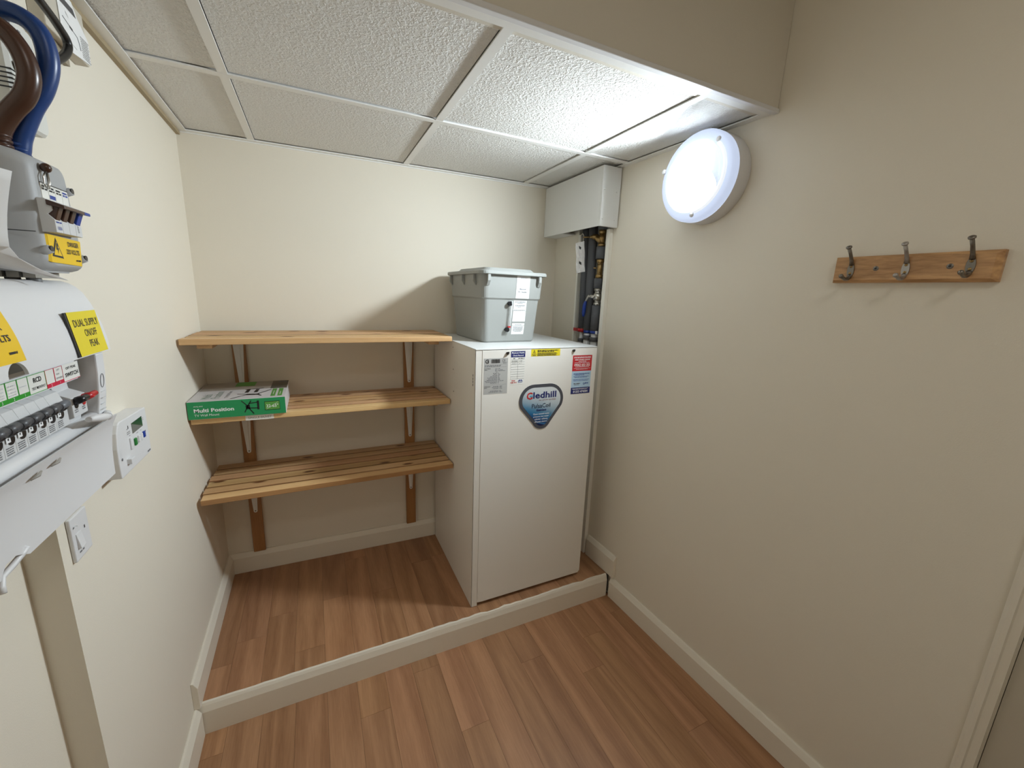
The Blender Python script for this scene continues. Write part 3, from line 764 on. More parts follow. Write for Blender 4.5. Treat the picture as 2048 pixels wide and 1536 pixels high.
# ================================================================== GREY TUB ON THE HEATER
tz0, tz1 = bz1 + 0.0045, 1.424
ang = math.radians(3.0)
tc0 = Vector((1.194, -0.228, tz0))
tu = Vector((math.cos(ang), math.sin(ang), 0)); tv = Vector((-math.sin(ang), math.cos(ang), 0))
tub = thing('lidded_tub', 'grey lidded plastic tub standing on top of the water heater', 'tub', tc0)
def rrect(hw, hd, z, r, n=5):
    pts = []
    for cx_, cy_, a in ((hw - r, hd - r, 0), (-hw + r, hd - r, 90), (-hw + r, -hd + r, 180), (hw - r, -hd + r, 270)):
        for i in range(n + 1):
            t = math.radians(a + 90 * i / n); pts.append(tc0 + tu * (cx_ + r * math.cos(t)) + tv * (cy_ + r * math.sin(t)) + Z * (z - tz0))
    return pts
def loft(q, rings, mt, cap0=True, cap1=True, smooth=False):
    n = len(rings[0])
    for A, B in zip(rings[:-1], rings[1:]):
        o = len(q.v); q.v += A + B; i = q.mid(mt)
        for k in range(n):
            j = (k + 1) % n; q.f.append((o + k, o + j, o + n + j, o + n + k)); q.mi.append(i); q.sm.append(smooth)
    if cap0: q.quad(rings[0], mt)
    if cap1: q.quad(rings[-1], mt)
q = MB()
loft(q, [rrect(0.124, 0.164, tz0, 0.02), rrect(0.128, 0.168, tz0 + 0.006, 0.022), rrect(0.1395, 0.182, 1.315, 0.024), rrect(0.1455, 0.188, 1.322, 0.026), rrect(0.151, 0.194, tz1, 0.028)], TUBP)
tb = q.build('body', tub); 
for p in tb.data.polygons: p.use_smooth = False
q = MB()
loft(q, [rrect(0.159, 0.208, 1.417, 0.03), rrect(0.163, 0.211, 1.419, 0.032), rrect(0.163, 0.211, 1.430, 0.032), rrect(0.159, 0.207, 1.433, 0.03)], TUBP)
loft(q, [rrect(0.128, 0.168, 1.4325, 0.03), rrect(0.115, 0.152, 1.447, 0.028)], TUBP)
ld = q.build('lid', tub); ld['label'] = 'overhanging lid with a raised centre'
# corner ribs under the rim
for (du, dv) in ((-0.130, -1), (0.115, -1), (-0.07, -1)):
    if du == -0.07: continue
    q = MB(); c = tc0 + tu * du + tv * (-0.194)
    q.prism([c + Z * (1.417 - tz0), c - tv * 0.013 + Z * (1.417 - tz0), c - tv * 0.013 + Z * (1.392 - tz0), c + Z * (1.372 - tz0)], tu * 0.012, TUBP); q.build('rim_rib', tub)
for dv in (-0.13, 0.0, 0.15):
    q = MB(); c = tc0 - tu * 0.150 + tv * dv
    q.prism([c + Z * (1.417 - tz0), c - tu * 0.013 + Z * (1.417 - tz0), c - tu * 0.013 + Z * (1.392 - tz0), c + Z * (1.372 - tz0)], tv * 0.010, TUBP); q.build('rim_rib', tub)
# paper strip and level gauge on the front face
def ff(u, z):   # point on the tapering front face, just off it
    if z > 1.3185: hd = 0.188 + (0.194 - 0.188) * (z - 1.322) / (tz1 - 1.322)
    else: hd = 0.168 + (0.182 - 0.168) * (z - tz0 - 0.006) / (1.315 - tz0 - 0.006)
    return tc0 + tu * u - tv * (hd + 0.0011) + Z * (z - tz0)
q = MB()
US = 0.007
def fstrip(u0a, u1a, z1, u0b, u1b, z0, mt): q.quad([ff(u0b - US, z0), ff(u1b - US, z0), ff(u1a - US, z1), ff(u0a - US, z1)], mt)
q0 = 0.0005
fstrip(0.019, 0.084, 1.4165, 0.0175, 0.083, 1.3225, PAPER)
fstrip(0.013, 0.078, 1.3135, 0.0125, 0.0765, 1.270, PAPER)
fstrip(0.0125, 0.0765, 1.2685, 0.0115, 0.0755, 1.2225, PAPER)
fstrip(0.0125, 0.0745, 1.2155, 0.012, 0.0745, 1.206, PAPER)
fstrip(0.012, 0.0745, 1.2045, 0.010, 0.0725, 1.1665, PAPER)
sl = q.build('label_strip', tub, fix=False); sl['label'] = 'white printed paper strip stuck down the front'
q = MB(); o_ = -tv * 0.0006
def tt(s, u, z, h, fit, b=0.0): q.text(s, ff(u - US, z) + o_, tu, Z, h, GINK, 'c', fit=fit, bold=b)
tt('Manual', 0.050, 1.3590, 0.0068, 0.031, 0.02); tt('B1 model', 0.050, 1.3475, 0.0068, 0.040, 0.02)
for z, a, wd in ((1.4080, 0.036, 0.032), (1.4040, 0.036, 0.030), (1.3080, 0.017, 0.056), (1.3045, 0.019, 0.052), (1.3010, 0.030, 0.028), (1.2930, 0.021, 0.048), (1.2890, 0.022, 0.046), (1.2850, 0.034, 0.016), (1.2720, 0.016, 0.056), (1.2085, 0.026, 0.036), (1.1985, 0.018, 0.050), (1.1945, 0.018, 0.050), (1.1905, 0.018, 0.048), (1.1865, 0.018, 0.050), (1.1825, 0.018, 0.048), (1.1785, 0.022, 0.038)):
    q.dashes(ff(a - US, z) + o_, tu, Z, wd, 0.0018, GINK, rn)
q.build('lettering', sl, kind='stuff')
for u_, z_ in ((-0.016, 1.300), (-0.022, 1.188)):
    q = MB(); q.cyl(ff(u_, z_), ff(u_, z_) - tv * 0.014, 0.0095, BLACK, 16)
    g = q.build('gauge_fitting', tub); g['label'] = 'black gauge fitting'
q = MB(); q.cyl(ff(-0.008, 1.312) - tv * 0.010, ff(-0.012, 1.176) - tv * 0.010, 0.0045, TUBE, 12); gt = q.build('gauge_tube', tub); gt['label'] = 'clear level gauge tube'
q = MB(); q.obox(ff(-0.015, 1.2005) - tv * 0.010, tu * 0.006, Z * 0.003, tv * 0.005, REDP); q.build('red_clip', tub)

# ================================================================== PIPES AND BOXING
q = MB(); xb0, zb0, yb0 = 1.5727, 1.646, -0.4893
q.prism([(xb0, 0.0, zb0), (xb0, yb0 + 0.012, zb0), (xb0 + 0.006, yb0 + 0.012, zb0), (xb0 + 0.006, 0.0, zb0)], Z * (H - 0.006 - zb0), BOARDW)
pb = thing('pipe_boxing', 'white board boxing around the pipes under the ceiling corner', 'boxing', (1.62, -0.25, zb0))
q.build('side_board', pb)
q = MB(); q.box(xb0, 1.668, yb0, yb0 + 0.012, zb0 - 0.001, H - 0.006, BOARDW); eb = q.build('end_board', pb, bevel=0.001)
q = MB(); q.hexa([(x, y, z) for x in (xb0 + 0.006, 1.655) for y in (NY1 + 0.03, 0.0) for z in (zb0, zb0 + 0.006)], BOARDW); q.build('base_board', pb)
for x, z in ((1.583, 1.875 - 0.08), (1.583, 1.676), (1.650, 1.79), (1.650, 1.674)):
    q = MB(); q.lathe((x, yb0, z), -Y, X, [(0.0042, 0), (0.003, 0.0018), (0, 0.0024)], BOARDW, 12); q.build('screw_cap', eb)
q = MB(); q.hexa([(RX(y) - o, y, z) for o in (0.020, 0.0) for y in (-0.459, NY0) for z in (0.0, zb0 - 0.002)], STRIP); S(q, 'trim_3', 'pale timber board edging the pipe recess at its front side', 'edge board', 0.001)
q = MB(); q.hexa([(RX(y) - o, y, z) for o in (0.004, -0.08) for y in (NY1 - 0.012, NY1) for z in (0.0, zb0 - 0.002)], STRIP); S(q, 'trim_4', 'pale timber strip edging the pipe recess near the back corner', 'edge strip', 0.001)

def pipe(name, label, x, y, r, segs, group='insulated pipes in the corner recess'):
    return thing(name, label, 'pipe', (x, y, 0.0), group)
xa = 1.668
# A: rearmost
pa = thing('insulated_pipe', 'rearmost grey lagged pipe, banded with red tape', 'pipe', (xa, -0.278, 0.0), 'lagged pipes in the corner recess')
q = MB(); q.cyl((xa, -0.278, 1.185), (xa - 0.004, -0.262, 1.80), 0.0205, INSUL, 20); q.build('lagging', pa)
q = MB(); q.cyl((xa, -0.278, 0.004), (xa, -0.278, 1.19), 0.011, WPLAST, 16); q.build('pipe_run', pa)
q = MB(); q.cyl((xa, -0.278, 1.165), (xa, -0.278, 1.182), 0.0225, REDP, 20); q.obox((xa - 0.014, -0.243, 1.1735), (0.0, 0.022, 0), (0, 0, 0.008), (0.0006, 0, 0), REDP); rt = q.build('red_tape', pa); rt['label'] = 'red tape band with a loose end'
q = MB(); q.cyl((xa, -0.278, 1.115), (xa, -0.278, 1.132), 0.018, INSUL, 16); q.build('collar', pa)
# B
pbp = thing('insulated_pipe', 'middle grey lagged pipe with a blue band at its foot', 'pipe', (xa, -0.3265, 0.0), 'lagged pipes in the corner recess')
q = MB(); q.tube([(xa, -0.3265, 1.178), (xa, -0.325, 1.35), (xa, -0.318, 1.55), (xa, -0.310, 1.80)], 0.0215, INSUL, 20); q.build('lagging', pbp)
q = MB(); q.cyl((xa, -0.3265, 0.004), (xa, -0.3265, 1.18), 0.0175, WPLAST, 18); q.build('pipe_run', pbp)
q = MB(); q.cyl((xa, -0.3265, 1.163), (xa, -0.3265, 1.177), 0.020, BLUEP, 20); q.build('blue_band', pbp)
q = MB(); q.cyl((xa, -0.3265, 1.130), (xa, -0.3265, 1.152), 0.0215, INSUL, 18); q.build('collar', pbp)
# C with valves
yc = -0.385; xc = 1.670
pc = thing('valved_pipe', 'front lagged pipe with brass fittings and a blue lever valve', 'pipe', (xc, yc, 0.0), 'lagged pipes in the corner recess')
def lag(z0, z1, r=0.0225):
    q = MB(); q.cyl((xc, yc, z0), (xc, yc, z1), r, INSUL, 20); return q.build('lagging', pc)
lag(1.176, 1.302, 0.0235); lag(1.383, 1.4286); lag(1.518, 1.573, 0.0235); lag(1.648, 1.80, 0.021)
q = MB(); q.cyl((xc, yc, 0.004), (xc, yc, 1.176), 0.0185, WPLAST, 18); q.build('pipe_run', pc)
q = MB(); q.cyl((xc, yc, 1.166), (xc, yc, 1.1785), 0.024, BLUEP, 20); q.obox((xc - 0.012, yc - 0.028, 1.172), (0, 0.007, 0), (0, 0, 0.008), (0.002, 0, 0), WPLAST); q.build('blue_band', pc)
q = MB(); q.cyl((xc, yc, 1.127), (xc, yc, 1.148), 0.0235, INSUL, 18); q.build('collar', pc)
q = MB()   # lever ball valve
for z0, z1, r, sg in ((1.300, 1.316, 0.0185, 6), (1.316, 1.327, 0.0145, 18), (1.327, 1.358, 0.0205, 18), (1.358, 1.369, 0.0145, 18), (1.369, 1.385, 0.0185, 6)): q.cyl((xc, yc, z0), (xc, yc, z1), r, CHROME, sg)
q.cyl((xc, yc, 1.3425), (xc - 0.030, yc + 0.02, 1.3425), 0.009, CHROME, 14)
lv = q.build('ball_valve', pc); lv['label'] = 'nickel plated ball valve'
q = MB(); hx, hy = xc - 0.032, yc + 0.022
q.sphere((hx, hy, 1.343), 0.007, CHROME)
q.tube([(hx - 0.002, hy + 0.002, 1.348), (hx - 0.004, hy + 0.010, 1.335), (hx - 0.006, hy + 0.020, 1.318)], 0.005, CHROME, 8)
hd = q.build('lever', lv)
q = MB(); q.tube([(hx - 0.006, hy + 0.020, 1.320), (hx - 0.007, hy + 0.026, 1.300), (hx - 0.007, hy + 0.029, 1.262), (hx - 0.007, hy + 0.030, 1.245)], [0.006, 0.009, 0.009, 0.006], BLUEP, 10)
gp = q.build('lever_grip', lv); gp['label'] = 'blue sleeve on the lever'
q = MB()   # straight brass check valve
for z0, z1, r, sg in ((1.428, 1.446, 0.0185, 6), (1.446, 1.452, 0.013, 18), (1.452, 1.496, 0.0135, 8), (1.496, 1.502, 0.013, 18), (1.502, 1.519, 0.0185, 6)): q.cyl((xc, yc, z0), (xc, yc, z1), r, BRASS, sg)
q.cyl((xc - 0.012, yc + 0.008, 1.476), (xc - 0.025, yc + 0.017, 1.476), 0.003, BRASS, 8); q.build('check_valve', pc)
q = MB()   # Y strainer
for z0, z1, r, sg in ((1.573, 1.588, 0.0185, 6), (1.588, 1.632, 0.0145, 18), (1.632, 1.649, 0.0185, 6)): q.cyl((xc, yc, z0), (xc, yc, z1), r, BRASS, sg)
sv = Vector((-0.6, 0.8, 0)).normalized()
q.cyl((xc, yc, 1.596), Vector((xc, yc, 1.618)) + sv * 0.028, 0.0145, BRASS, 18); q.cyl(Vector((xc, yc, 1.619)) + sv * 0.020, Vector((xc, yc, 1.619)) + sv * 0.046, 0.0125, BRASS, 6)
q.cyl(Vector((xc, yc, 1.619)) + sv * 0.046, Vector((xc, yc, 1.619)) + sv * 0.058, 0.007, BRASS, 12); q.cyl(Vector((xc, yc, 1.619)) + sv * 0.058, Vector((xc, yc, 1.619)) + sv * 0.092, 0.0035, BRASS, 10)
q.build('pressure_valve', pc)
# hanging clear bag of instructions
bg0 = Vector((xc, yc, 1.625)) + sv * 0.098
bg = thing('instruction_bag', 'clear plastic bag hanging from the brass valve stem', 'bag', bg0)
q = MB(); q.tube([bg0 + Vector((0, 0, 0.012)), bg0 + Vector((-0.006, 0.006, 0.0)), bg0 + Vector((-0.004, 0.004, -0.03)), bg0 + Vector((0.0, 0, -0.04)), bg0 + Vector((0.004, -0.004, -0.028)), bg0 + Vector((0.005, -0.005, 0.002)), bg0 + Vector((0, 0, 0.012))], 0.002, CHROME, 8, caps=False); q.build('hanging_wire', bg)
q = MB(); bu = Vector((0.55, -0.83, 0)).normalized(); bn = Vector((-0.83, -0.55, 0)).normalized()
rows = []
for k in range(9):
    z = -0.030 - 0.0175 * k; row = []
    for j in range(5): row.append(bg0 + bn * (0.012 + 0.003 * math.sin(k * 1.3 + j * 1.7)) + bu * ((j - 2) * 0.0105 + 0.0016 * k - 0.004) + Z * (z + 0.004 * (j - 2) / 2))
    rows.append(row)
for s_ in (0, 1):
    off = bn * (0.004 * s_)
    for k in range(8):
        for j in range(4): q.quad([rows[k][j] + off, rows[k][j + 1] + off, rows[k + 1][j + 1] + off, rows[k + 1][j] + off], BAGP)
weld(q.build('pouch', bg, fix=False), False)
q = MB()
for k, (a, b, c, d_) in enumerate([(1, 2, 1, 3), (3, 4, 2, 3), (5, 6, 1, 3)]):
    A = rows[a][c] + bn * 0.0021; B = rows[b][d_] + bn * 0.0021; dd_ = (B - A).normalized(); nn = dd_.cross(bn) * 0.005
    q.quad([A - nn, B - nn, B + nn, A + nn], INK)
q.build('printed_sheet', bg)

# ================================================================== WALL LAMP
ly, lz, lr = -0.940, 1.7465, 0.1425
lx = RX(ly)
lam = thing('round_wall_lamp', 'lit round white bulkhead lamp on the right wall', 'lamp', (lx, ly, lz))
nrm = Vector((-1, KR, 0)).normalized(); tang = Vector((KR, 1, 0)).normalized()
q = MB(); q.lathe((lx, ly, lz), nrm, tang, [(0, 0.0), (lr - 0.003, 0.0), (lr, 0.004), (lr, 0.060), (lr - 0.001, 0.062)], WPLAST, 64); q.build('base', lam)
DIF = diffuser_mat()
RIBM = mat('lit_opal_rib', (0.3, 0.32, 0.34), 0.4)
RIBM.node_tree.nodes['Principled BSDF'].inputs['Emission Color'].default_value = (0.90, 0.95, 1.0, 1)
RIBM.node_tree.nodes['Principled BSDF'].inputs['Emission Strength'].default_value = 0.85
q = MB(); R_ = lr
prof = [(R_, 0.062), (R_, 0.078), (R_ - 0.004, 0.085), (R_ * 0.93, 0.0880), (R_ * 0.86, 0.0900), (R_ * 0.76, 0.0925), (R_ * 0.66, 0.0950), (R_ * 0.55, 0.0972), (R_ * 0.42, 0.0993), (R_ * 0.28, 0.1008), (R_ * 0.14, 0.1017), (0.0001, 0.102)]
q.lathe((lx, ly, lz), nrm, tang, prof, DIF, 64); df = q.build('diffuser', lam, origin=(lx, ly, lz))
LEDM = mat('lit_aimed_led_board', (0.8, 0.8, 0.8), 0.5)
LEDM.node_tree.nodes['Principled BSDF'].inputs['Emission Color'].default_value = (*LAMP_COLOUR, 1)
LEDM.node_tree.nodes['Principled BSDF'].inputs['Emission Strength'].default_value = LED_RADIANCE
la = (nrm * math.cos(math.radians(LED_DOWN)) - Z * math.sin(math.radians(LED_DOWN)))
la = (la * math.cos(math.radians(LED_BACK)) + tang * math.sin(math.radians(LED_BACK))).normalized()
lref = la.cross(Z).normalized(); lc = Vector((lx, ly, lz)) + nrm * 0.050
q = MB(); q.lathe(lc, la, lref, [(LED_R, 0.0), (LED_R * 0.5, 0.0), (0.0001, 0.0)], LEDM, 40, smooth=False)
q.lathe(lc, la, lref, [(0.0001, -0.003), (LED_R, -0.003), (LED_R, -0.0004)], WPLAST, 40, smooth=False)
q.build('aimed_led_board', lam, fix=False)
# crescent rib on the side nearer the room, with a clip at either end
q = MB()
def ctr(p): return [(r, h) for r, h in p]
a0, a1 = math.radians(100), math.radians(226)
sec = [(R_ * 0.765, 0.0915), (R_ * 0.78, 0.0965), (R_ * 0.825, 0.0960), (R_ * 0.85, 0.0895)]
q.lathe((lx, ly, lz), nrm, tang, sec, RIBM, 40, a0, a1); q.build('crescent_rib', lam, origin=(lx, ly, lz))
for an in (math.radians(94.6), math.radians(230.4), math.radians(342)):
    c = Vector((lx, ly, lz)) + nrm * 0.088 + (tang * math.cos(an) + nrm.cross(tang) * math.sin(an)) * R_ * (0.85 if an < 5 else 0.985)
    q = MB(); rd = (tang * math.cos(an) + nrm.cross(tang) * math.sin(an)); tg = nrm.cross(rd)
    q.lathe(c, nrm, rd, [(0.009, -0.002), (0.0085, 0.003), (0.006, 0.005), (0, 0.0055)], WPLAST, 16); q.build('clip', lam)
# ================================================================== COAT RACK
ry0, ry1, rz0, rz1 = -1.674, -1.3735, 1.4005, 1.466
cr_ = thing('coat_rack', 'varnished pine coat rack with three steel hooks on right wall', 'coat rack', (RX(-1.52), -1.524, rz0))
q = MB()
def RP(y, z, o): return Vector((RX(y) - o, y, z))
o1, o2 = 0.012, 0.020; bv = 0.010
A = [RP(ry0, rz0, 0), RP(ry1, rz0, 0), RP(ry1, rz1, 0), RP(ry0, rz1, 0)]
B = [RP(ry0, rz0, o1), RP(ry1, rz0, o1), RP(ry1, rz1, o1), RP(ry0, rz1, o1)]
Cc = [RP(ry0 + bv, rz0 + bv * 0.7, o2), RP(ry1 - bv * 0.4, rz0 + bv * 0.7, o2), RP(ry1 - bv * 0.4, rz1 - bv * 0.7, o2), RP(ry0 + bv, rz1 - bv * 0.7, o2)]
loft(q, [A, B, Cc], RACKW); q.build('board', cr_, bevel=0.0008)
for y in (-1.4655, -1.5985):
    q = MB(); q.lathe(RP(y, 1.4345, o2 - 0.0002), -X, Y, [(0.0062, 0.0), (0.0052, 0.0012), (0.0, 0.0010)], STEEL, 16); q.lathe(RP(y, 1.4345, o2 + 0.001), -X, Y, [(0.0026, 0.0), (0, 0.0004)], BLACK, 10); q.build('screw', cr_)
for y, mt, zc in ((-1.414, STEEL, 1.431), (-1.524, STEEL2, 1.4305), (-1.631, STEEL, 1.434)):
    q = MB()
    def HP(o, z, dy=0.0): return RP(y + dy, zc + z, o2 + o)
    # oval plate
    pts = []
    for k in range(20):
        t = 2 * math.pi * k / 20; pts.append(HP(0.0, 0.019 * math.sin(t), 0.0075 * math.cos(t)))
    q.prism(pts, -X * 0.003, mt)
    q.tube([HP(0.002, 0.014), HP(0.006, 0.024), HP(0.017, 0.040), HP(0.0285, 0.0535)], [0.0055, 0.0042, 0.0038, 0.0040], mt, 12)
    e_ = HP(0.0285, 0.0535); dv_ = (HP(0.0285, 0.0535) - HP(0.017, 0.040)).normalized()
    q.tube([e_ - dv_ * 0.001, e_ + dv_ * 0.001, e_ + dv_ * 0.004, e_ + dv_ * 0.0055], [0.004, 0.0064, 0.0064, 0.003], mt, 14)
    q.tube([HP(0.001, -0.012), HP(0.003, -0.017), HP(0.010, -0.0215), HP(0.022, -0.0225), HP(0.032, -0.019), HP(0.039, -0.0165)], [0.0055, 0.0052, 0.0046, 0.004, 0.004, 0.0042], mt, 12)
    q.sphere(HP(0.040, -0.0158), 0.0054, mt)
    hk = q.build('hook', cr_); hk['label'] = 'double steel hook'
    for zz in (0.010, -0.007):
        q = MB(); q.lathe(HP(0.003, zz), -X, Y, [(0.0034, 0.0), (0.0028, 0.0010), (0.0, 0.0015)], BRASS, 12); q.build('screw', hk)

# ================================================================== CONSUMER UNIT
uy0, uy1 = -1.62, -1.150
cu = thing('consumer_unit', 'white fuse board with raised hood and open hanging cover flap', 'fuse board', (0.011, -1.38, 1.1))
WX = 0.0145
q = MB()
q.box(WX - 0.004, 0.058, uy0, uy1 - 0.002, 1.095, 1.332, WPLAST2)
q.build('back_box', cu, bevel=0.003)
# hood: curved shell with a finger notch cut from its lower edge
prof = [(0.0125, 1.333), (0.060, 1.3335), (0.080, 1.3327), (0.088, 1.3300), (0.0955, 1.325), (0.103, 1.316), (0.110, 1.3005), (0.116, 1.2815), (0.1195, 1.267), (0.122, 1.251), (0.1237, 1.238), (0.1245, 1.2262)]
def hood_at(zlow):
    pts = []
    for (xa_, za), (xb_, zb_) in zip(prof[:-1], prof[1:]):
        pts.append((xa_, za))
        if zb_ < zlow and za > zlow:
            t = (za - zlow) / (za - zb_); pts.append((xa_ + (xb_ - xa_) * t, zlow)); break
    else: pts.append(prof[-1])
    while len(pts) < len(prof): pts.append(pts[-1])
    return pts
def hoodx(z):
    for (xa_, za), (xb_, zb_) in zip(prof[:-1], prof[1:]):
        if za >= z >= zb_ and za != zb_: return xa_ + (xb_ - xa_) * (za - z) / (za - zb_)
    return prof[-1][0]
ys = [uy0 + (uy1 - uy0) * k / 24 for k in range(25)] + [-1.386 + 0.018 * math.cos(math.pi * k / 12) for k in range(13)]
ys = sorted(set(round(v, 5) for v in ys))
def zl_at(y):
    d = abs(y + 1.386)
    return 1.2262 + (0.0165 * math.sqrt(max(0, 1 - (d / 0.018) ** 2)) if d < 0.018 else 0)
q = MB(); R0 = []
for yy in ys:
    pr_ = [(a, b) if b >= zl_at(yy) else (hoodx(zl_at(yy)), zl_at(yy)) for a, b in prof]
    R0.append([Vector((a, yy, b)) for a, b in pr_] + [Vector((a - (0.0035 if i > 2 else 0), yy, b - (0.003 if i < 7 else 0))) for i, (a, b) in reversed(list(enumerate(pr_)))])
n = len(R0[0])
for A_, B_ in zip(R0[:-1], R0[1:]):
    for k in range(n):
        j = (k + 1) % n; q.add([A_[k], B_[k], B_[j], A_[j]], [(0, 1, 2, 3)], WPLAST, False)
q.quad(R0[0], WPLAST); q.quad(R0[-1], WPLAST)
hdm = q.build('hood', cu)
bm = bmesh.new(); bm.from_mesh(hdm.data); bmesh.ops.remove_doubles(bm, verts=bm.verts, dist=1e-5); bmesh.ops.recalc_face_normals(bm, faces=bm.faces)
for f in bm.faces: f.smooth = True
bm.to_mesh(hdm.data); bm.free()
hdm.modifiers.new('edge', 'EDGE_SPLIT').split_angle = 0.6
# end cheek beside the breakers
q = MB(); ck = [(0.05, 1.222), (0.1145, 1.222), (0.1135, 1.19), (0.1105, 1.155), (0.106, 1.125), (0.095, 1.098), (0.05, 1.096)]
q.prism([(a, uy1 - 0.026, b) for a, b in ck], Y * 0.026, WPLAST); ckk = q.build('end_cheek', cu, bevel=0.002)
q = MB(); q.tube([(0.1128 + 0.09 * 0.011 * math.sin(t), -1.165 + 0.006 * math.cos(t), 1.178 + 0.011 * math.sin(t)) for t in [math.pi * 2 * k / 20 for k in range(21)]], 0.0005, GINK, 6, caps=False)
for z in (1.160, 1.150, 1.140, 1.131): q.box(0.1085 if z < 1.145 else 0.1113, 0.1102 if z < 1.145 else 0.1122, -1.172, -1.158, z, z + 0.0006, LGREY)
q.build('embossed_mark', ckk)
# interior back plate (grey recess) and label rail
q = MB(); q.box(0.058, 0.066, uy0, uy1 - 0.026, 1.10, 1.226, MGREY); q.build('recess_plate', cu)
q = MB()
q.prism([(0.060, uy0, 1.226), (0.0945, uy0, 1.2215), (0.0955, uy0, 1.188), (0.060, uy0, 1.187)], Y * (uy1 - 0.042 - uy0), WPLAST); lr_ = q.build('label_rail', cu)
q = MB(); lxp = 0.0962
def LP(y, z, k=0.0): return Vector((lxp + k + 0.00003 * 0, y, z))
def lrect(y0, y1, z0, z1, mt, k=0.0): q.quad([LP(y0, z0, k), LP(y1, z0, k), LP(y1, z1, k), LP(y0, z1, k)], mt)
zb_, zt2 = 1.1895, 1.2145
lrect(-1.232, -1.1865, zb_, zt2, PAPERC); lrect(-1.232, -1.1865, zb_, zb_ + 0.0008, CRIMSON, 0.0002); lrect(-1.1872, -1.1865, zb_ + 0.006, zt2, GINK, 0.0002)
q.text('OFF PEAK', LP(-1.209, 1.2065, 0.0004), Y, Z, 0.0036, INK, 'c', fit=0.028, bold=0.01); q.text('SWITCH', LP(-1.209, 1.1960, 0.0004), Y, Z, 0.0056, INK, 'c', fit=0.036, bold=0.02)
for a, b, t in ((-1.2535, -1.232, '1'), (-1.275, -1.2535, '2')):
    lrect(a, b, zb_, zt2, PAPERC); lrect(a, b, zb_, zb_ + 0.0055, CRIMSON, 0.0002); lrect(a, a + 0.0008, zb_, zt2, CRIMSON, 0.0003); lrect(b - 0.0008, b, zb_, zt2, CRIMSON, 0.0003); lrect(a, b, zt2 - 0.0006, zt2, CRIMSON, 0.0003)
    q.text(t, LP((a + b) / 2, zb_ + 0.0010, 0.0004), Y, Z, 0.0036, PAPER, 'c')
q.text('OFF', LP(-1.2475, 1.2090, 0.0004), Y, Z, 0.0028, GINK, italic=0.3); q.text('PEAK', LP(-1.2490, 1.2035, 0.0004), Y, Z, 0.0024, GINK, italic=0.2); q.text('IMMERS', LP(-1.2505, 1.1975, 0.0004), Y, Z, 0.0026, GINK, italic=0.2, fit=0.016)
lrect(-1.313, -1.275, zb_, zt2, PAPERC)
for a, b in ((-1.313, -1.275),): lrect(a, b, zb_, zb_ + 0.0008, GREENL, 0.0002); lrect(a, b, zt2 - 0.0008, zt2, GREENL, 0.0002); lrect(b - 0.0007, b, zb_, zt2, GREENL, 0.0002)
q.text('RCD', LP(-1.2935, 1.2035, 0.0004), Y, Z, 0.0062, INK, 'c', fit=0.0175, bold=0.02); q.text('TEST MONTHLY', LP(-1.2930, 1.1945, 0.0004), Y, Z, 0.0034, INK, 'c', fit=0.030, bold=0.012)
for k in range(8):
    b = -1.313 - 0.0215 * k; a = b - 0.0215
    lrect(a, b, zb_, zt2, PAPERC); lrect(a, b, zb_, zb_ + 0.0055, GREENL, 0.0002); lrect(a, a + 0.0009, zb_, zt2, GREENL, 0.0003); lrect(b - 0.0009, b, zb_, zt2, GREENL, 0.0003); lrect(a, b, zt2 - 0.0008, zt2, GREENL, 0.0003)
    q.text(str(k + 1), LP((a + b) / 2, zb_ + 0.0010, 0.0004), Y, Z, 0.0036, PAPER, 'c')
    for zz in ((1.2080, 1.2040, 1.2000, 1.1970) if k else (1.2030,)): q.dashes(LP(a + 0.003, zz, 0.0004), Y, Z, 0.014, 0.0013, LGREY, rn)
q.build('lettering', lr_)
# DUAL SUPPLY plate and DANGER sticker on the hood
def hoodpatch(y0, y1, z0, z1, mt, t, name, lab, skew=0.0):
    q = MB(); n_ = 8; zs = [z0 + (z1 - z0) * k / n_ for k in range(n_ + 1)]
    rings = []
    for z in zs:
        s_ = skew * (z - z0) / (z1 - z0); xh = hoodx(z) + 0.0004
        rings.append([Vector((xh, y0 + s_, z)), Vector((xh, y1 + s_, z)), Vector((xh + t, y1 + s_, z)), Vector((xh + t, y0 + s_, z))])
    loft(q, rings, mt)
    o = q.build(name, cu); o['label'] = lab
    return o
# flat engraved plate standing a little off the hood
dy0, dy1 = -1.2555, -1.1665
pA = Vector((hoodx(1.2305) + 0.003, dy0, 1.2285)); pB = Vector((hoodx(1.2900) + 0.0055, dy0, 1.2905))
q = MB(); thick = Vector((0.0022, 0, 0.0005))
q.prism([pA - thick, pB - thick, pB, pA], Y * (dy1 - dy0), BLACK); ds = q.build('dual_supply_plate', cu); ds['label'] = 'yellow engraved supply warning plate'
pv = (pB - pA).normalized(); pn = Y.cross(pv).normalized()
q = MB(); o_ = pn * 0.0004
q.quad([pA + o_ + Y * 0.004, pA + o_ + Y * (dy1 - dy0), pB + o_ + Y * (dy1 - dy0), pB + o_ + Y * 0.004], YEL2)
ln = (pB - pA).length
def DS(u, v): return pA + pn * 0.0008 + Y * u * (dy1 - dy0) + pv * v * ln
q.text('DUAL SUPPLY', DS(0.55, 0.66), Y, pv, 0.0105, INK, 'c', fit=0.072); q.text('ON/OFF', DS(0.60, 0.42), Y, pv, 0.0105, INK, 'c', fit=0.036); q.text('PEAK', DS(0.60, 0.17), Y, pv, 0.0105, INK, 'c', fit=0.026)
q.build('lettering', ds)
dg = hoodpatch(-1.472, -1.366, 1.2425, 1.299, YEL, 0.0003, 'danger_sticker', 'yellow danger sticker at the left of the hood')
q = MB()
def HS(y, z): return Vector((hoodx(z) + 0.0011, y, z))
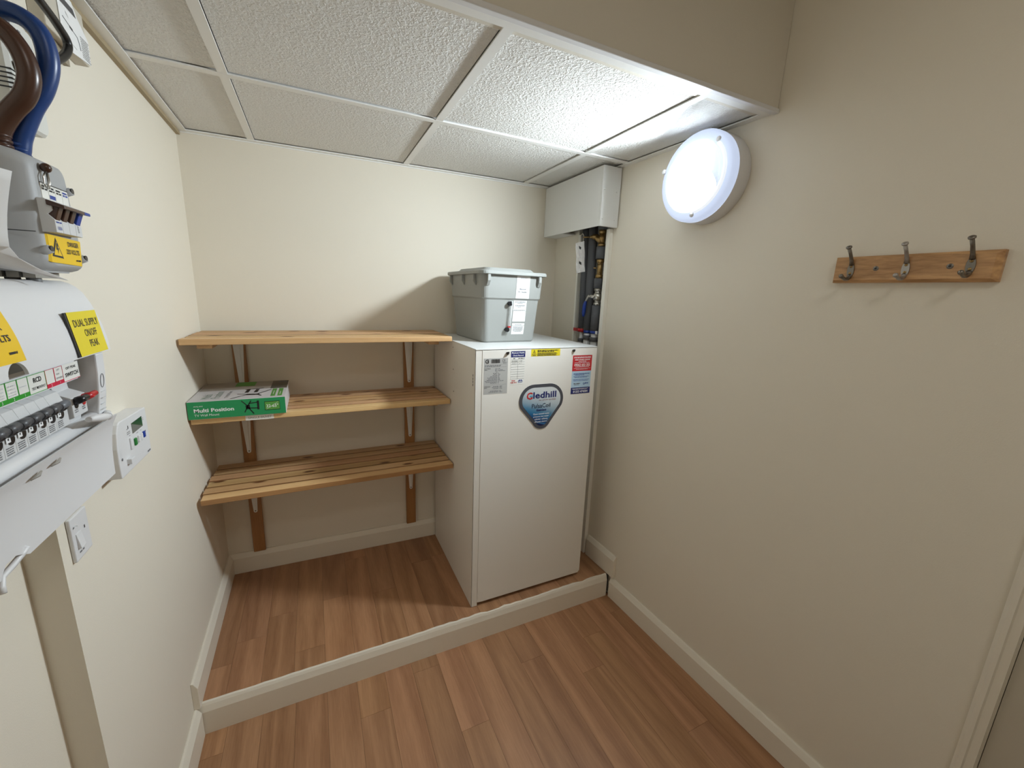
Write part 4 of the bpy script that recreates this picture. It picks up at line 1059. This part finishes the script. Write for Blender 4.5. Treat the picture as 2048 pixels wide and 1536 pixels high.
q.text('DANGER', HS(-1.3825, 1.2790), Y, (HS(0, 1.29) - HS(0, 1.278)), 0.0072, INK, 'r', fit=0.043, bold=0.02); q.text('230 VOLTS', HS(-1.3780, 1.2665), Y, (HS(0, 1.277) - HS(0, 1.265)), 0.0072, INK, 'r', fit=0.052, bold=0.02)
q.dashes(HS(-1.3900, 1.2520), Y, Z, 0.0135, 0.0028, INK, rn)
q.build('lettering', dg)
# two module off peak breaker
bk = MB(); fx = 0.1055
sp = [(0.064, 1.190), (0.083, 1.190), (0.0875, 1.187), (0.0885, 1.176), (fx, 1.168), (fx, 1.139), (0.097, 1.136), (0.095, 1.118), (0.064, 1.118)]
bk.prism([(a, -1.247, b) for a, b in sp], Y * 0.041, LGREY); brk = bk.build('off_peak_breaker', cu, bevel=0.0008); brk['label'] = 'two pole breaker with black and red toggles'
q = MB()
for k, (yy, mt) in enumerate(((-1.2375, BLACK), (-1.2155, REDP))):
    q.tube([(fx - 0.004, yy, 1.160), (fx + 0.006, yy, 1.164), (fx + 0.0125, yy, 1.1665)], [0.006, 0.0055, 0.004], mt, 12)
    q.tube([(fx + 0.009, yy - 0.011, 1.1655), (fx + 0.009, yy + (0.011 if k == 0 else 0.016), 1.1655)], 0.0042, mt, 12)
    q.cyl((fx + 0.0002, yy + 0.001, 1.156), (fx + 0.0008, yy + 0.001, 1.156), 0.005, mt, 16)
q.build('toggle', brk)
q = MB()
for yy in (-1.238, -1.217): q.dashes((fx + 0.0004, yy - 0.005, 1.1485), Y, Z, 0.009, 0.0016, GINK, rn); q.dashes((fx + 0.0004, yy - 0.005, 1.1455), Y, Z, 0.009, 0.0016, GINK, rn); q.quad([(fx + 0.0004, yy - 0.002, 1.1535), (fx + 0.0004, yy + 0.003, 1.1535), (fx + 0.0004, yy + 0.003, 1.1585), (fx + 0.0004, yy - 0.002, 1.1585)], PAPER)
q.build('lettering', brk)
# main row of breakers with ganged black toggles
fx2 = 0.1025
for k in range(15):
    y1_ = -1.2645 - 0.0215 * k if k else -1.2535
    y0_ = -1.2645 - 0.0215 * (k + 1)
    if y0_ < uy0 + 0.01: break
    q = MB(); sp = [(0.064, 1.186), (0.085, 1.186), (0.0955, 1.181), (fx2 - 0.002, 1.166), (fx2, 1.163), (fx2, 1.133), (0.098, 1.130), (0.064, 1.120)]
    q.prism([(a, y0_ + 0.0002, b) for a, b in sp], Y * (y1_ - y0_ - 0.0004), LGREY); mo = q.build('breaker', cu, bevel=0.0006)
    ym = y0_ + 0.011
    q = MB()
    q.tube([(fx2 - 0.004, ym, 1.160), (fx2 + 0.004, ym, 1.164), (fx2 + 0.008, ym, 1.166)], [0.007, 0.0065, 0.005], BLACK, 12)
    q.tube([(fx2 + 0.0055, y0_ - 0.001, 1.1655), (fx2 + 0.0055, y0_ + 0.0195, 1.1665)], [0.0056, 0.0050], DGREY if k else mat('slate_plastic', (0.14, 0.15, 0.17), 0.4), 12)
    q.cyl((fx2 + 0.0001, ym + 0.003, 1.1525), (fx2 + 0.0009, ym + 0.003, 1.1525), 0.0065, BLACK, 14)
    q.build('toggle', mo)
    q = MB(); fxx = fx2 + 0.0012
    q.quad([(fxx, ym - 0.007, 1.1500), (fxx, ym + 0.001, 1.1500), (fxx, ym + 0.001, 1.1580), (fxx, ym - 0.007, 1.1580)], PAPER); q.quad([(fxx + 0.0002, ym - 0.004, 1.1528), (fxx + 0.0002, ym - 0.002, 1.1528), (fxx + 0.0002, ym - 0.002, 1.1552), (fxx + 0.0002, ym - 0.004, 1.1552)], INK)
    for zz in (1.1430, 1.1405, 1.1380, 1.1355): q.dashes((fx2 + 0.0004, ym - 0.008, zz), Y, Z, 0.013, 0.0013, GINK, rn)
    q.build('lettering', mo)
q = MB(); q.box(0.066, 0.0985, -1.262, -1.2535, 1.118, 1.128, MGREY); q.build('end_block', cu)
# rounded sill below the breakers
q = MB(); q.tube([(0.0965, uy0, 1.1185), (0.0965, uy1 - 0.024, 1.1185)], 0.0105, WPLAST, 20); q.box(0.05, 0.100, uy0, uy1 - 0.004, 1.097, 1.1135, WPLAST); q.build('sill', cu)
# hinged cover hanging open: curved sheet with a finger notch in its lower edge
fpf = [(0.1185, 1.1172), (0.1145, 1.108), (0.1110, 1.0995), (0.1068, 1.076), (0.1045, 1.055), (0.1035, 1.035), (0.1028, 1.0115)]
ysf = sorted(set([round(uy0 + (uy1 - uy0) * k / 20, 4) for k in range(21)] + [-1.385, -1.392, -1.402, -1.415, -1.43, -1.438, -1.444, -1.45]))
def flow(y):
    if -1.392 >= y >= -1.444: 
        u = min(1, (-1.392 - y) / 0.022, (y + 1.444) / 0.010); return 1.0115 + 0.012 * max(0, u) 
    return 1.0115
q = MB(); RR = []
for yy in ysf:
    zz0 = flow(yy); P_ = [(a, max(b, zz0)) for a, b in fpf]
    RR.append([Vector((a, yy, b)) for a, b in P_] + [Vector((a - 0.0025, yy, b)) for a, b in reversed(P_)])
n = len(RR[0])
for A_, B_ in zip(RR[:-1], RR[1:]):
    for k in range(n):
        j = (k + 1) % n; q.add([A_[k], B_[k], B_[j], A_[j]], [(0, 1, 2, 3)], WPLAST)
q.quad(RR[0], WPLAST); q.quad(RR[-1], WPLAST)
fl = q.build('cover_flap', cu); fl['label'] = 'cover hanging open below the breakers'
bm = bmesh.new(); bm.from_mesh(fl.data); bmesh.ops.remove_doubles(bm, verts=bm.verts, dist=1e-5); bmesh.ops.recalc_face_normals(bm, faces=bm.faces)
for f in bm.faces: f.smooth = True
bm.to_mesh(fl.data); bm.free(); fl.modifiers.new('edge', 'EDGE_SPLIT').split_angle = 0.6
q = MB(); q.tube([(0.1035, -1.396, 1.024), (0.100, -1.402, 1.0165), (0.099, -1.418, 1.0125), (0.099, -1.436, 1.011), (0.101, -1.443, 1.0035), (0.103, -1.447, 0.997)], 0.0035, WPLAST, 8); q.build('flap_handle', fl)
for yy in (-1.335, -1.378):
    q = MB(); q.tube([(0.1155, yy - 0.010, 1.103), (0.118, yy, 1.1045), (0.1165, yy + 0.010, 1.106)], [0.001, 0.0022, 0.001], MGREY, 8)
    q.build('flap_slot', fl)
q = MB(); q.tube([(0.122, -1.252, 1.1365), (0.123, -1.235, 1.1335), (0.121, -1.205, 1.1265), (0.118, -1.180, 1.1215)], [0.004, 0.0055, 0.0062, 0.0045], WPLAST, 12); q.tube([(0.118, -1.182, 1.1215), (0.113, -1.168, 1.120), (0.108, -1.155, 1.121)], [0.006, 0.006, 0.005], WPLAST, 12); q.build('hinge_arm', fl)

# ================================================================== GREY SWITCH ENCLOSURE
iso = thing('isolator_switch', 'grey main switch enclosure with danger sticker above fuse board', 'switch', (0.011, -1.19, 1.35))
def rr_x(y0, y1, z0, z1, x, r, taper=0.0):   # rounded rect in a plane x = const
    pts = []
    for cy_, cz_, a in ((y1 - r - taper, z1 - r, 0), (y0 + r, z1 - r, 90), (y0 + r, z0 + r, 180), (y1 - r, z0 + r, 270)):
        for i in range(9):
            t = math.radians(a + 90 * i / 8); pts.append(Vector((x, cy_ + r * math.cos(t), cz_ + r * math.sin(t))))
    return pts
q = MB()
loft(q, [rr_x(-1.262, -1.138, 1.344, 1.502, 0.0125, 0.014), rr_x(-1.262, -1.138, 1.344, 1.502, 0.050, 0.014), rr_x(-1.2605, -1.1385, 1.344, 1.501, 0.066, 0.0145), rr_x(-1.257, -1.140, 1.345, 1.498, 0.084, 0.015, 0.004), rr_x(-1.253, -1.142, 1.3462, 1.495, 0.097, 0.0155, 0.007), rr_x(-1.249, -1.145, 1.3485, 1.492, 0.105, 0.016, 0.009), rr_x(-1.245, -1.148, 1.351, 1.490, 0.109, 0.016, 0.010), rr_x(-1.240, -1.152, 1.354, 1.486, 0.1105, 0.016, 0.010)], GPLAST, smooth=True)
ib = weld(q.build('enclosure', iso)); ib.modifiers.new('edge', 'EDGE_SPLIT').split_angle = 0.9
q = MB(); q.box(0.02, 0.1102, -1.2625, -1.2615, 1.3945, 1.3955, BLACK); q.build('seam', ib)
q = MB()
loft(q, [rr_x(-1.245, -1.165, 1.344, 1.35, 0.02, 0.002), rr_x(-1.245, -1.165, 1.344, 1.35, 0.098, 0.002)], GPLAST)
for k in range(4): q.hexa([(x, y, z) for x, zz in ((0.03 + 0.016 * k, 1.336), (0.042 + 0.016 * k, 1.3445)) for y in (-1.235, -1.175) for z in (1.345 - 0.009, 1.345)], MGREY)
q.build('cable_shroud', iso)
q = MB(); ixf = 0.1225
for k in range(4):
    y0_ = -1.244 + 0.0178 * k; y1_ = y0_ + 0.0172
    q.prism([(0.100, y0_, 1.4395), (ixf - 0.006, y0_, 1.4395), (ixf, y0_, 1.434), (ixf + 0.0005, y0_, 1.4255), (ixf - 0.005, y0_, 1.420), (ixf + 0.001, y0_, 1.413), (ixf + 0.001, y0_, 1.397), (0.100, y0_, 1.396)], Y * (y1_ - y0_), LGREY)
sb = q.build('switch_modules', iso, bevel=0.0006)
q = MB(); q.hexa([(x, y, z) for x, zs_ in ((ixf - 0.004, (1.431, 1.438)), (ixf + 0.014, (1.4275, 1.4315))) for y in (-1.247, -1.191) for z in zs_], BROWNC)
for k in range(3): q.prism([(ixf - 0.006, -1.2415 + 0.0178 * k, 1.432), (ixf + 0.007, -1.2415 + 0.0178 * k, 1.430), (ixf + 0.001, -1.2415 + 0.0178 * k, 1.413), (ixf - 0.006, -1.2415 + 0.0178 * k, 1.411)], Y * 0.011, BROWNC)
tg_ = q.build('brown_toggle', iso, bevel=0.001); tg_['label'] = 'ganged brown switch bar'
q = MB(); q.hexa([(x, y, z) for x, zs_ in ((ixf - 0.004, (1.431, 1.438)), (ixf + 0.014, (1.4275, 1.4315))) for y in (-1.191, -1.174) for z in zs_], BLUEP)
q.prism([(ixf - 0.006, -1.188, 1.432), (ixf + 0.007, -1.188, 1.430), (ixf + 0.001, -1.188, 1.413), (ixf - 0.006, -1.188, 1.411)], Y * 0.012, BLUEP)
tg_ = q.build('blue_toggle', iso, bevel=0.001); tg_['label'] = 'blue end of the switch bar'
q = MB(); lxq = 0.1111
for k in range(4):
    y0_ = -1.2320 + 0.0172 * k
    q.box(0.1085, lxq, y0_, y0_ + 0.0164, 1.4405, 1.4600, PAPERC)
lb = q.build('module_labels', iso)
q = MB()
for k in range(4):
    y0_ = -1.2320 + 0.0172 * k
    for z, h in ((1.4555, 0.0022), (1.4520, 0.0022)): q.dashes((lxq + 0.0003, y0_ + 0.002, z), Y, Z, 0.0125, h, BINK if k == 3 else INK, rn)
    if k == 1: q.quad([(lxq + 0.0003, y0_ + 0.001, 1.4425), (lxq + 0.0003, y0_ + 0.015, 1.4425), (lxq + 0.0003, y0_ + 0.015, 1.4475), (lxq + 0.0003, y0_ + 0.001, 1.4475)], BLUEP)
q.box(lxq - 0.0002, lxq + 0.0003, -1.233, -1.163, 1.4602, 1.4612, BLACK)
xq = ixf + 0.0014
q.dashes((xq, -1.242, 1.4095), Y, Z, 0.013, 0.0016, BINK, rn); q.text('100A', (xq, -1.235, 1.4005), Y, Z, 0.0045, BINK, 'c', fit=0.011); q.text('OFF', (xq, -1.182, 1.4025), Z, -Y, 0.004, GINK, 'l')
q.build('lettering', lb)
# danger sticker with triangle
q = MB(); xs = 0.1112
q.prism([(xs, -1.2405, 1.3580), (xs, -1.1590, 1.3555), (xs, -1.1530, 1.3920), (xs, -1.2405, 1.3945)], X * 0.0004, YEL); q.prism([(xs, -1.2405, 1.3580), (xs, -1.2405, 1.3945), (xs - 0.009, -1.2490, 1.3945), (xs - 0.009, -1.2490, 1.3625)], Vector((0.0002, -0.0003, 0)), YEL)
dg = q.build('danger_sticker', iso); dg['label'] = 'yellow electric danger sticker folded round the corner'
q = MB(); xs += 0.0007
def I_(y, z): return Vector((xs, y, z))
def ipoly(pts, mt): q.quad([I_(a, b) for a, b in pts], mt)
ipoly([(-1.2370, 1.3660), (-1.2090, 1.3640), (-1.2225, 1.3915)], INK); xs += 0.0002
ipoly([(-1.2325, 1.3680), (-1.2125, 1.3670), (-1.2225, 1.3865)], YEL); xs += 0.0002
ipoly([(-1.2235, 1.3840), (-1.2195, 1.3835), (-1.2215, 1.3775), (-1.2185, 1.3775), (-1.2225, 1.3695), (-1.2220, 1.3750), (-1.2255, 1.3755)], INK)
q.text('DANGER', I_(-1.1620, 1.3820), Y, Z, 0.0065, INK, 'r', fit=0.030, bold=0.02); q.text('230 VOLTS', I_(-1.1625, 1.3715), Y, Z, 0.0065, INK, 'r', fit=0.036, bold=0.02); q.dashes(I_(-1.175, 1.3620), Y, Z, 0.013, 0.0022, INK, rn)
q.build('lettering', dg)
for y, z in ((-1.2440, 1.3750), (-1.158, 1.463), (-1.152, 1.368)):
    q = MB(); q.cyl((0.098, y, z - 0.007), (0.114, y, z), 0.0055, GPLAST, 12); q.cyl((0.114, y, z), (0.1155, y, z), 0.0042, BLACK, 12); q.build('cover_screw', iso)
q = MB(); q.sphere((0.1165, -1.224, 1.4800), 0.006, BROWNC, 10)
q.tube([(0.1165, -1.226, 1.475), (0.1155, -1.2315, 1.468), (0.1150, -1.232, 1.459), (0.1165, -1.2295, 1.453), (0.1170, -1.226, 1.459), (0.1165, -1.224, 1.474)], 0.0011, CHROME, 6); q.tube([(0.1165, -1.222, 1.475), (0.1165, -1.220, 1.462), (0.1165, -1.226, 1.4535)], 0.0008, CHROME, 6)
sl_ = q.build('security_seal', iso); sl_['label'] = 'wire and lead meter seal'

# ================================================================== CABLES
def cable(name, label, pts, r, mt, rings=None, group='loose cables above the fuse board'):
    def cr(P, k, t):
        p0, p1, p2, p3 = P[max(k - 1, 0)], P[k], P[k + 1], P[min(k + 2, len(P) - 1)]
        return 0.5 * ((2 * p1) + (p2 - p0) * t + (2 * p0 - 5 * p1 + 4 * p2 - p3) * t * t + (3 * p1 - p0 - 3 * p2 + p3) * t ** 3)
    P = [Vector(p) for p in pts]; out = []
    for k in range(len(P) - 1):
        for i in range(7): out.append(cr(P, k, i / 7))
    out.append(P[-1])
    root = thing(name, label, 'cable', P[0], group)
    q = MB(); q.tube(out, r, mt, 16); q.build('sheath', root)
    if rings:
        q = MB()
        for z in rings[1]:
            x, y_ = rings[0]; q.lathe((x, y_, z), (0.25, 0, 1), X, [(r * 0.9, -0.0025), (r * 1.22, -0.002), (r * 1.28, 0.0), (r * 1.22, 0.002), (r * 0.9, 0.0025)], mt, 20)
        q.build('tape_winding', root)
    return root
cb = -1.2
cable('power_cable', 'thick blue cable looping up out of the grey switch enclosure', [(0.079, cb, 1.485), (0.0845, cb, 1.503), (0.0895, cb, 1.522), (0.104, cb, 1.555), (0.119, cb, 1.582), (0.1285, cb, 1.610), (0.1295, cb, 1.634), (0.1245, cb, 1.652), (0.1115, cb, 1.6635), (0.0935, cb, 1.6665), (0.070, cb, 1.662), (0.040, cb, 1.648), (0.009, cb, 1.632)], 0.0110, BLUEC, ((0.0815, cb), (1.496, 1.502, 1.508)))
cb2 = -1.225; bx_ = 0.008
cable('power_cable', 'thick brown cable curving left out of the grey switch enclosure', [(0.0740, cb2, 1.4860), (0.0760, cb2, 1.5060), (0.0825, cb2, 1.5240), (0.0950, cb2, 1.5440), (0.1095, cb2, 1.5630), (0.1175, cb2, 1.5860), (0.1155, cb2, 1.6100), (0.1060, cb2, 1.6300), (0.0915, cb2, 1.6410), (0.0700, cb2, 1.6460), (0.0430, cb2, 1.6440), (0.0092, cb2, 1.634)], 0.0112, BROWNC, ((0.0755, cb2), (1.500, 1.506, 1.512)))
bo_ = 0.05
def bl(y, z, o=bo_): return (LX(y) + o, y, z)
cable('flex_cable', 'thin black flex drooping from the time switch across the wall', [bl(-1.040, 1.790), bl(-1.0089, 1.7751), bl(-0.9881, 1.7710), bl(-0.9629, 1.7667), bl(-0.9399, 1.7602), bl(-0.9238, 1.7541), bl(-0.9190, 1.7439), bl(-0.9299, 1.7290), bl(-0.9515, 1.7120), bl(-0.9846, 1.6920), bl(-1.0213, 1.6729), bl(-1.0548, 1.6562), bl(-1.0901, 1.6390, 0.045)], 0.0064, BLACKC)
for k, (x, y_) in enumerate(((0.060, -1.222), (0.078, -1.216))):
    cable('meter_tail', ('grey cable nearer the wall' if k == 0 else 'grey cable farther from the wall') + ' between switch enclosure and fuse board', [(x, y_, 1.352), (x + 0.001, y_, 1.342), (x + 0.002, y_ + 0.001, 1.328)], 0.0075, mat('grey_pvc', (0.13, 0.135, 0.14), 0.45), None, 'grey tails behind the paper sheet')

# white paper leaning on the fuse board in front of the enclosure
q = MB(); rows = []
for k in range(11):
    t = k / 10; z = 1.4585 - 0.124 * t
    yy = -1.300 + 0.045 * max(0, t - 0.72) / 0.28
    x_r = 0.1160 - 0.016 * math.sin(min(1, t / 0.75) * math.pi / 2) + 0.030 * max(0, (t - 0.78) / 0.22) ** 1.6
    rows.append([Vector((x_r - 0.10, yy - 0.02, z + 0.02)), Vector((x_r - 0.05, yy - 0.008, z + 0.011)), Vector((x_r, yy, z))])
for A_, B_ in zip(rows[:-1], rows[1:]):
    for j in range(2): q.add([A_[j], A_[j + 1], B_[j + 1], B_[j], ], [(0, 1, 2, 3)], PAPER, True)
ps = q.build('paper_sheet', origin=(0.07, -1.3, 1.3345), fix=False); tag(ps, 'curled white paper sheet leaning on the fuse board', 'paper')
weld(ps)
so = ps.modifiers.new('thick', 'SOLIDIFY'); so.thickness = 0.0004

# ================================================================== WHITE WALL BOX WITH VENTS
wb = thing('vented_wall_box', 'white wall box with side vents behind the looping cables', 'box', (0.011, -1.06, 1.56))
q = MB()
loft(q, [rr_x(-1.100, -1.018, 1.560, 1.712, 0.0105, 0.012), rr_x(-1.100, -1.018, 1.560, 1.712, 0.046, 0.012), rr_x(-1.096, -1.022, 1.564, 1.708, 0.0505, 0.012)], mat('offwhite_plastic', (0.66, 0.66, 0.62), 0.45)); q.build('case', wb)
q = MB()
for k in range(5):
    z = 1.6315 - 0.0062 * k
    q.box(0.034, 0.0512, -1.1006, -1.099, z, z + 0.0018, BLACK); q.box(0.0496, 0.0512, -1.1, -1.052, z, z + 0.0018, BLACK)
q.build('vent_slots', wb)
q = MB()
for y_, z in ((-1.082, 1.7005), (-1.058, 1.697)): q.box(0.0500, 0.0512, y_ - 0.003, y_ + 0.003, z - 0.0025, z + 0.0025, GINK)
q.build('marks', wb)
q = MB(); q.cyl((0.010, -1.0005, 1.616), (0.030, -1.0005, 1.612), 0.0125, WPLAST, 20); gl = q.build('cable_gland', wb)
q = MB(); q.quad([(0.0302, -1.085, 1.566), (0.0302, -1.045, 1.566), (0.0302, -1.045, 1.548), (0.0302, -1.085, 1.548)], PAPERC)
q.box(0.028, 0.0300, -1.085, -1.045, 1.546, 1.566, PAPERC); tk = q.build('paper_tag', wb)
q = MB()
for z in (1.560, 1.556, 1.552, 1.5485): q.dashes((0.0306, -1.083, z), Y, Z, 0.034, 0.0018, GINK, rn)
q.build('lettering', tk)

# ================================================================== TIME SWITCH AND NOTE UNDER THE CEILING EDGE
ts = thing('time_switch', 'beige time switch box with a white diagram sheet, high on left wall', 'time switch', (0.01, -0.82, 1.775))
BEIGE = mat('beige_plastic', (0.56, 0.52, 0.44), 0.5)
q = MB(); q.hexa([(LX(y) + o, y, z) for o in (0.0, 0.0225) for y in (-0.907, -0.742) for z in (1.7755, 1.870)], BEIGE); q.build('case', ts, bevel=0.002)
q = MB(); q.hexa([(LX(y) + o, y, z) for o in (0.0, 0.010) for y in (-0.885, -0.800) for z in (1.750, 1.7752)], mat('case_shadow_tone', (0.30, 0.26, 0.19), 0.6)); q.build('case_shadow', ts, bevel=0.001)  # dark slab painted as the shadow below the time switch case
def NW(y, z, o=0.0): return Vector((LX(y) + 0.0232 + o, y, z))
q = MB(); q.prism([NW(-0.853, 1.7740), NW(-0.834, 1.7680), NW(-0.7395, 1.7805), NW(-0.736, 1.8254), NW(-0.7737, 1.8495), NW(-0.7905, 1.870), NW(-0.853, 1.870)], X * 0.0008, PAPER)
nt_ = q.build('diagram_sheet', ts); nt_['label'] = 'white sheet printed with a wiring diagram'
q = MB()
q.quad([NW(-0.845, 1.8460, 0.0012), NW(-0.781, 1.8460, 0.0012), NW(-0.790, 1.8580, 0.0012), NW(-0.845, 1.8580, 0.0012)], DGREY)
for k in range(10): q.dashes(NW(-0.7745, 1.8180 - 0.0040 * k, 0.0012), Y, Z, 0.031 + 0.004 * (k % 3 == 0), 0.0015, GINK, rn)
q.tube([NW(-0.842, 1.822, 0.0010), NW(-0.815, 1.816, 0.0010), NW(-0.790, 1.810, 0.0010), NW(-0.785, 1.803, 0.0010), NW(-0.781, 1.790, 0.0010)], 0.0007, GINK, 6)
q.quad([NW(-0.818, 1.814, 0.0014), NW(-0.806, 1.812, 0.0014), NW(-0.806, 1.816, 0.0014), NW(-0.818, 1.818, 0.0014)], INK)
q.quad([NW(-0.826, 1.834, 0.0012), NW(-0.816, 1.830, 0.0012), NW(-0.816, 1.833, 0.0012), NW(-0.826, 1.838, 0.0012)], LGREY)
q.tube([NW(-0.842, 1.789, 0.0010), NW(-0.800, 1.784, 0.0010)], 0.0005, LGREY, 6)
q.build('lettering', nt_)

# ================================================================== PROGRAMMER
pg = thing('immersion_programmer', 'white immersion programmer with green display beside hanging cover flap', 'programmer', (0.01, -0.87, 0.925))
pxf = 0.0435
outl = [(-0.788, 0.9265), (-0.788, 1.0385), (-0.934, 1.0445), (-0.944, 1.040), (-0.955, 1.024), (-0.963, 0.992), (-0.9645, 0.960), (-0.9635, 0.9275)]
q = MB(); q.prism([(0.008, y, z) for y, z in outl], X * (pxf - 0.008), WPLAST); q.build('case', pg, bevel=0.002)
q = MB(); q.prism([(pxf - 0.001, -0.880, 1.0005), (pxf - 0.001, -0.8185, 1.0005), (pxf - 0.001, -0.8185, 1.0245), (pxf - 0.001, -0.880, 1.0245)], X * 0.0014, LCD2); dsp = q.build('display', pg)
q = MB(); q.prism([(pxf + 0.0002, -0.880, 1.0235), (pxf + 0.0002, -0.8190, 1.0010), (pxf + 0.0002, -0.8190, 1.0240), (pxf + 0.0002, -0.880, 1.0240)], X * 0.0004, LCD); q.build('display_glare_area', dsp)
for nm, y, z, mt, h in (('button', -0.8965, 0.9835, WPLAST, 0.0135), ('green_button', -0.8745, 0.9800, GREENP, 0.0085), ('button', -0.8525, 0.980, WPLAST, 0.0085), ('button', -0.8385, 0.980, WPLAST, 0.0085), ('blue_button', -0.8225, 0.9805, BLUEP, 0.0075)):
    q = MB(); q.obox((pxf + 0.0015, y, z), (0.0022, 0, 0), (0, 0.0055, 0), (0, 0, h), mt); q.build(nm, pg, bevel=0.002)
q = MB(); q.obox((pxf + 0.004, -0.921, 0.9525), (0.0045, 0, 0), (0, 0.0095, 0), (0, 0, 0.006), WPLAST); q.build('slide_switch', pg, bevel=0.001)
q = MB(); xm_ = pxf + 0.0004
for y, z, wd in ((-0.908, 1.0180, 0.010), (-0.908, 1.0105, 0.016), (-0.908, 1.0065, 0.016), (-0.8160, 1.0170, 0.006), (-0.8160, 1.0130, 0.006), (-0.860, 0.9945, 0.010), (-0.838, 0.9940, 0.008), (-0.899, 1.001, 0.005)): q.dashes((xm_, y, z), Y, Z, wd, 0.0014, GINK, rn)
for k in range(5): q.dashes((xm_, -0.957, 0.985 - 0.0035 * k), Y, Z, 0.008, 0.0008, LGREY, rn)
q.quad([(xm_, -0.900, 1.0185), (xm_, -0.897, 1.0185), (xm_, -0.897, 1.025), (xm_, -0.900, 1.025)], INK)
q.dashes((xm_, -0.8130, 0.9310), Y, Z, 0.019, 0.0040, GINK, rn); q.cyl((xm_, -0.951, 0.9660), (xm_ + 0.0006, -0.951, 0.9660), 0.003, GINK, 10); q.cyl((xm_, -0.810, 0.985), (xm_ + 0.0006, -0.810, 0.985), 0.002, GINK, 10)
q.build('lettering', pg)

# ================================================================== FUSED SWITCH PLATE
fs_ = thing('fused_switch', 'white switch plate below the hanging flap on left wall', 'switch', (0.01, -1.083, 0.833))
def FS(y, z, o=0.0): return Vector((LX(y) + o, y, z))
q = MB(); q.hexa([FS(y, z, o) for o in (0.0, 0.0065) for y in (-1.1135, -1.0535) for z in (0.8355, 0.9190)], WPLAST); q.build('plate', fs_, bevel=0.002)
q = MB(); q.hexa([FS(y, z, o) for y, z, o in ((-1.1035, 0.857, 0.009), (-1.1035, 0.857, 0.0105)) for _ in (0,)] * 0 + [FS(y, z, o) for o in (0.006,) for y in (-1.1035, -1.086) for z in (0.8575, 0.8865)] + [FS(-1.1035, 0.8575, 0.0120), FS(-1.1035, 0.8865, 0.0075), FS(-1.086, 0.8575, 0.0120), FS(-1.086, 0.8865, 0.0075)], WPLAST); q.build('rocker', fs_, bevel=0.0008)
q = MB(); q.dashes(FS(-1.1005, 0.8470, 0.0068), Y, Z, 0.016, 0.0032, GINK, rn); q.dashes(FS(-1.107, 0.8985, 0.0068), Y, Z, 0.004, 0.0028, INK, rn); q.quad([FS(-1.0715, 0.882, 0.0068), FS(-1.0685, 0.882, 0.0068), FS(-1.0685, 0.888, 0.0068), FS(-1.0715, 0.888, 0.0068)], INK)
q.tube([FS(-1.107, 0.8985, 0.0068), FS(-1.098, 0.9010, 0.0068), FS(-1.092, 0.8975, 0.0068)], 0.0004, LGREY, 6); q.build('marks', fs_)
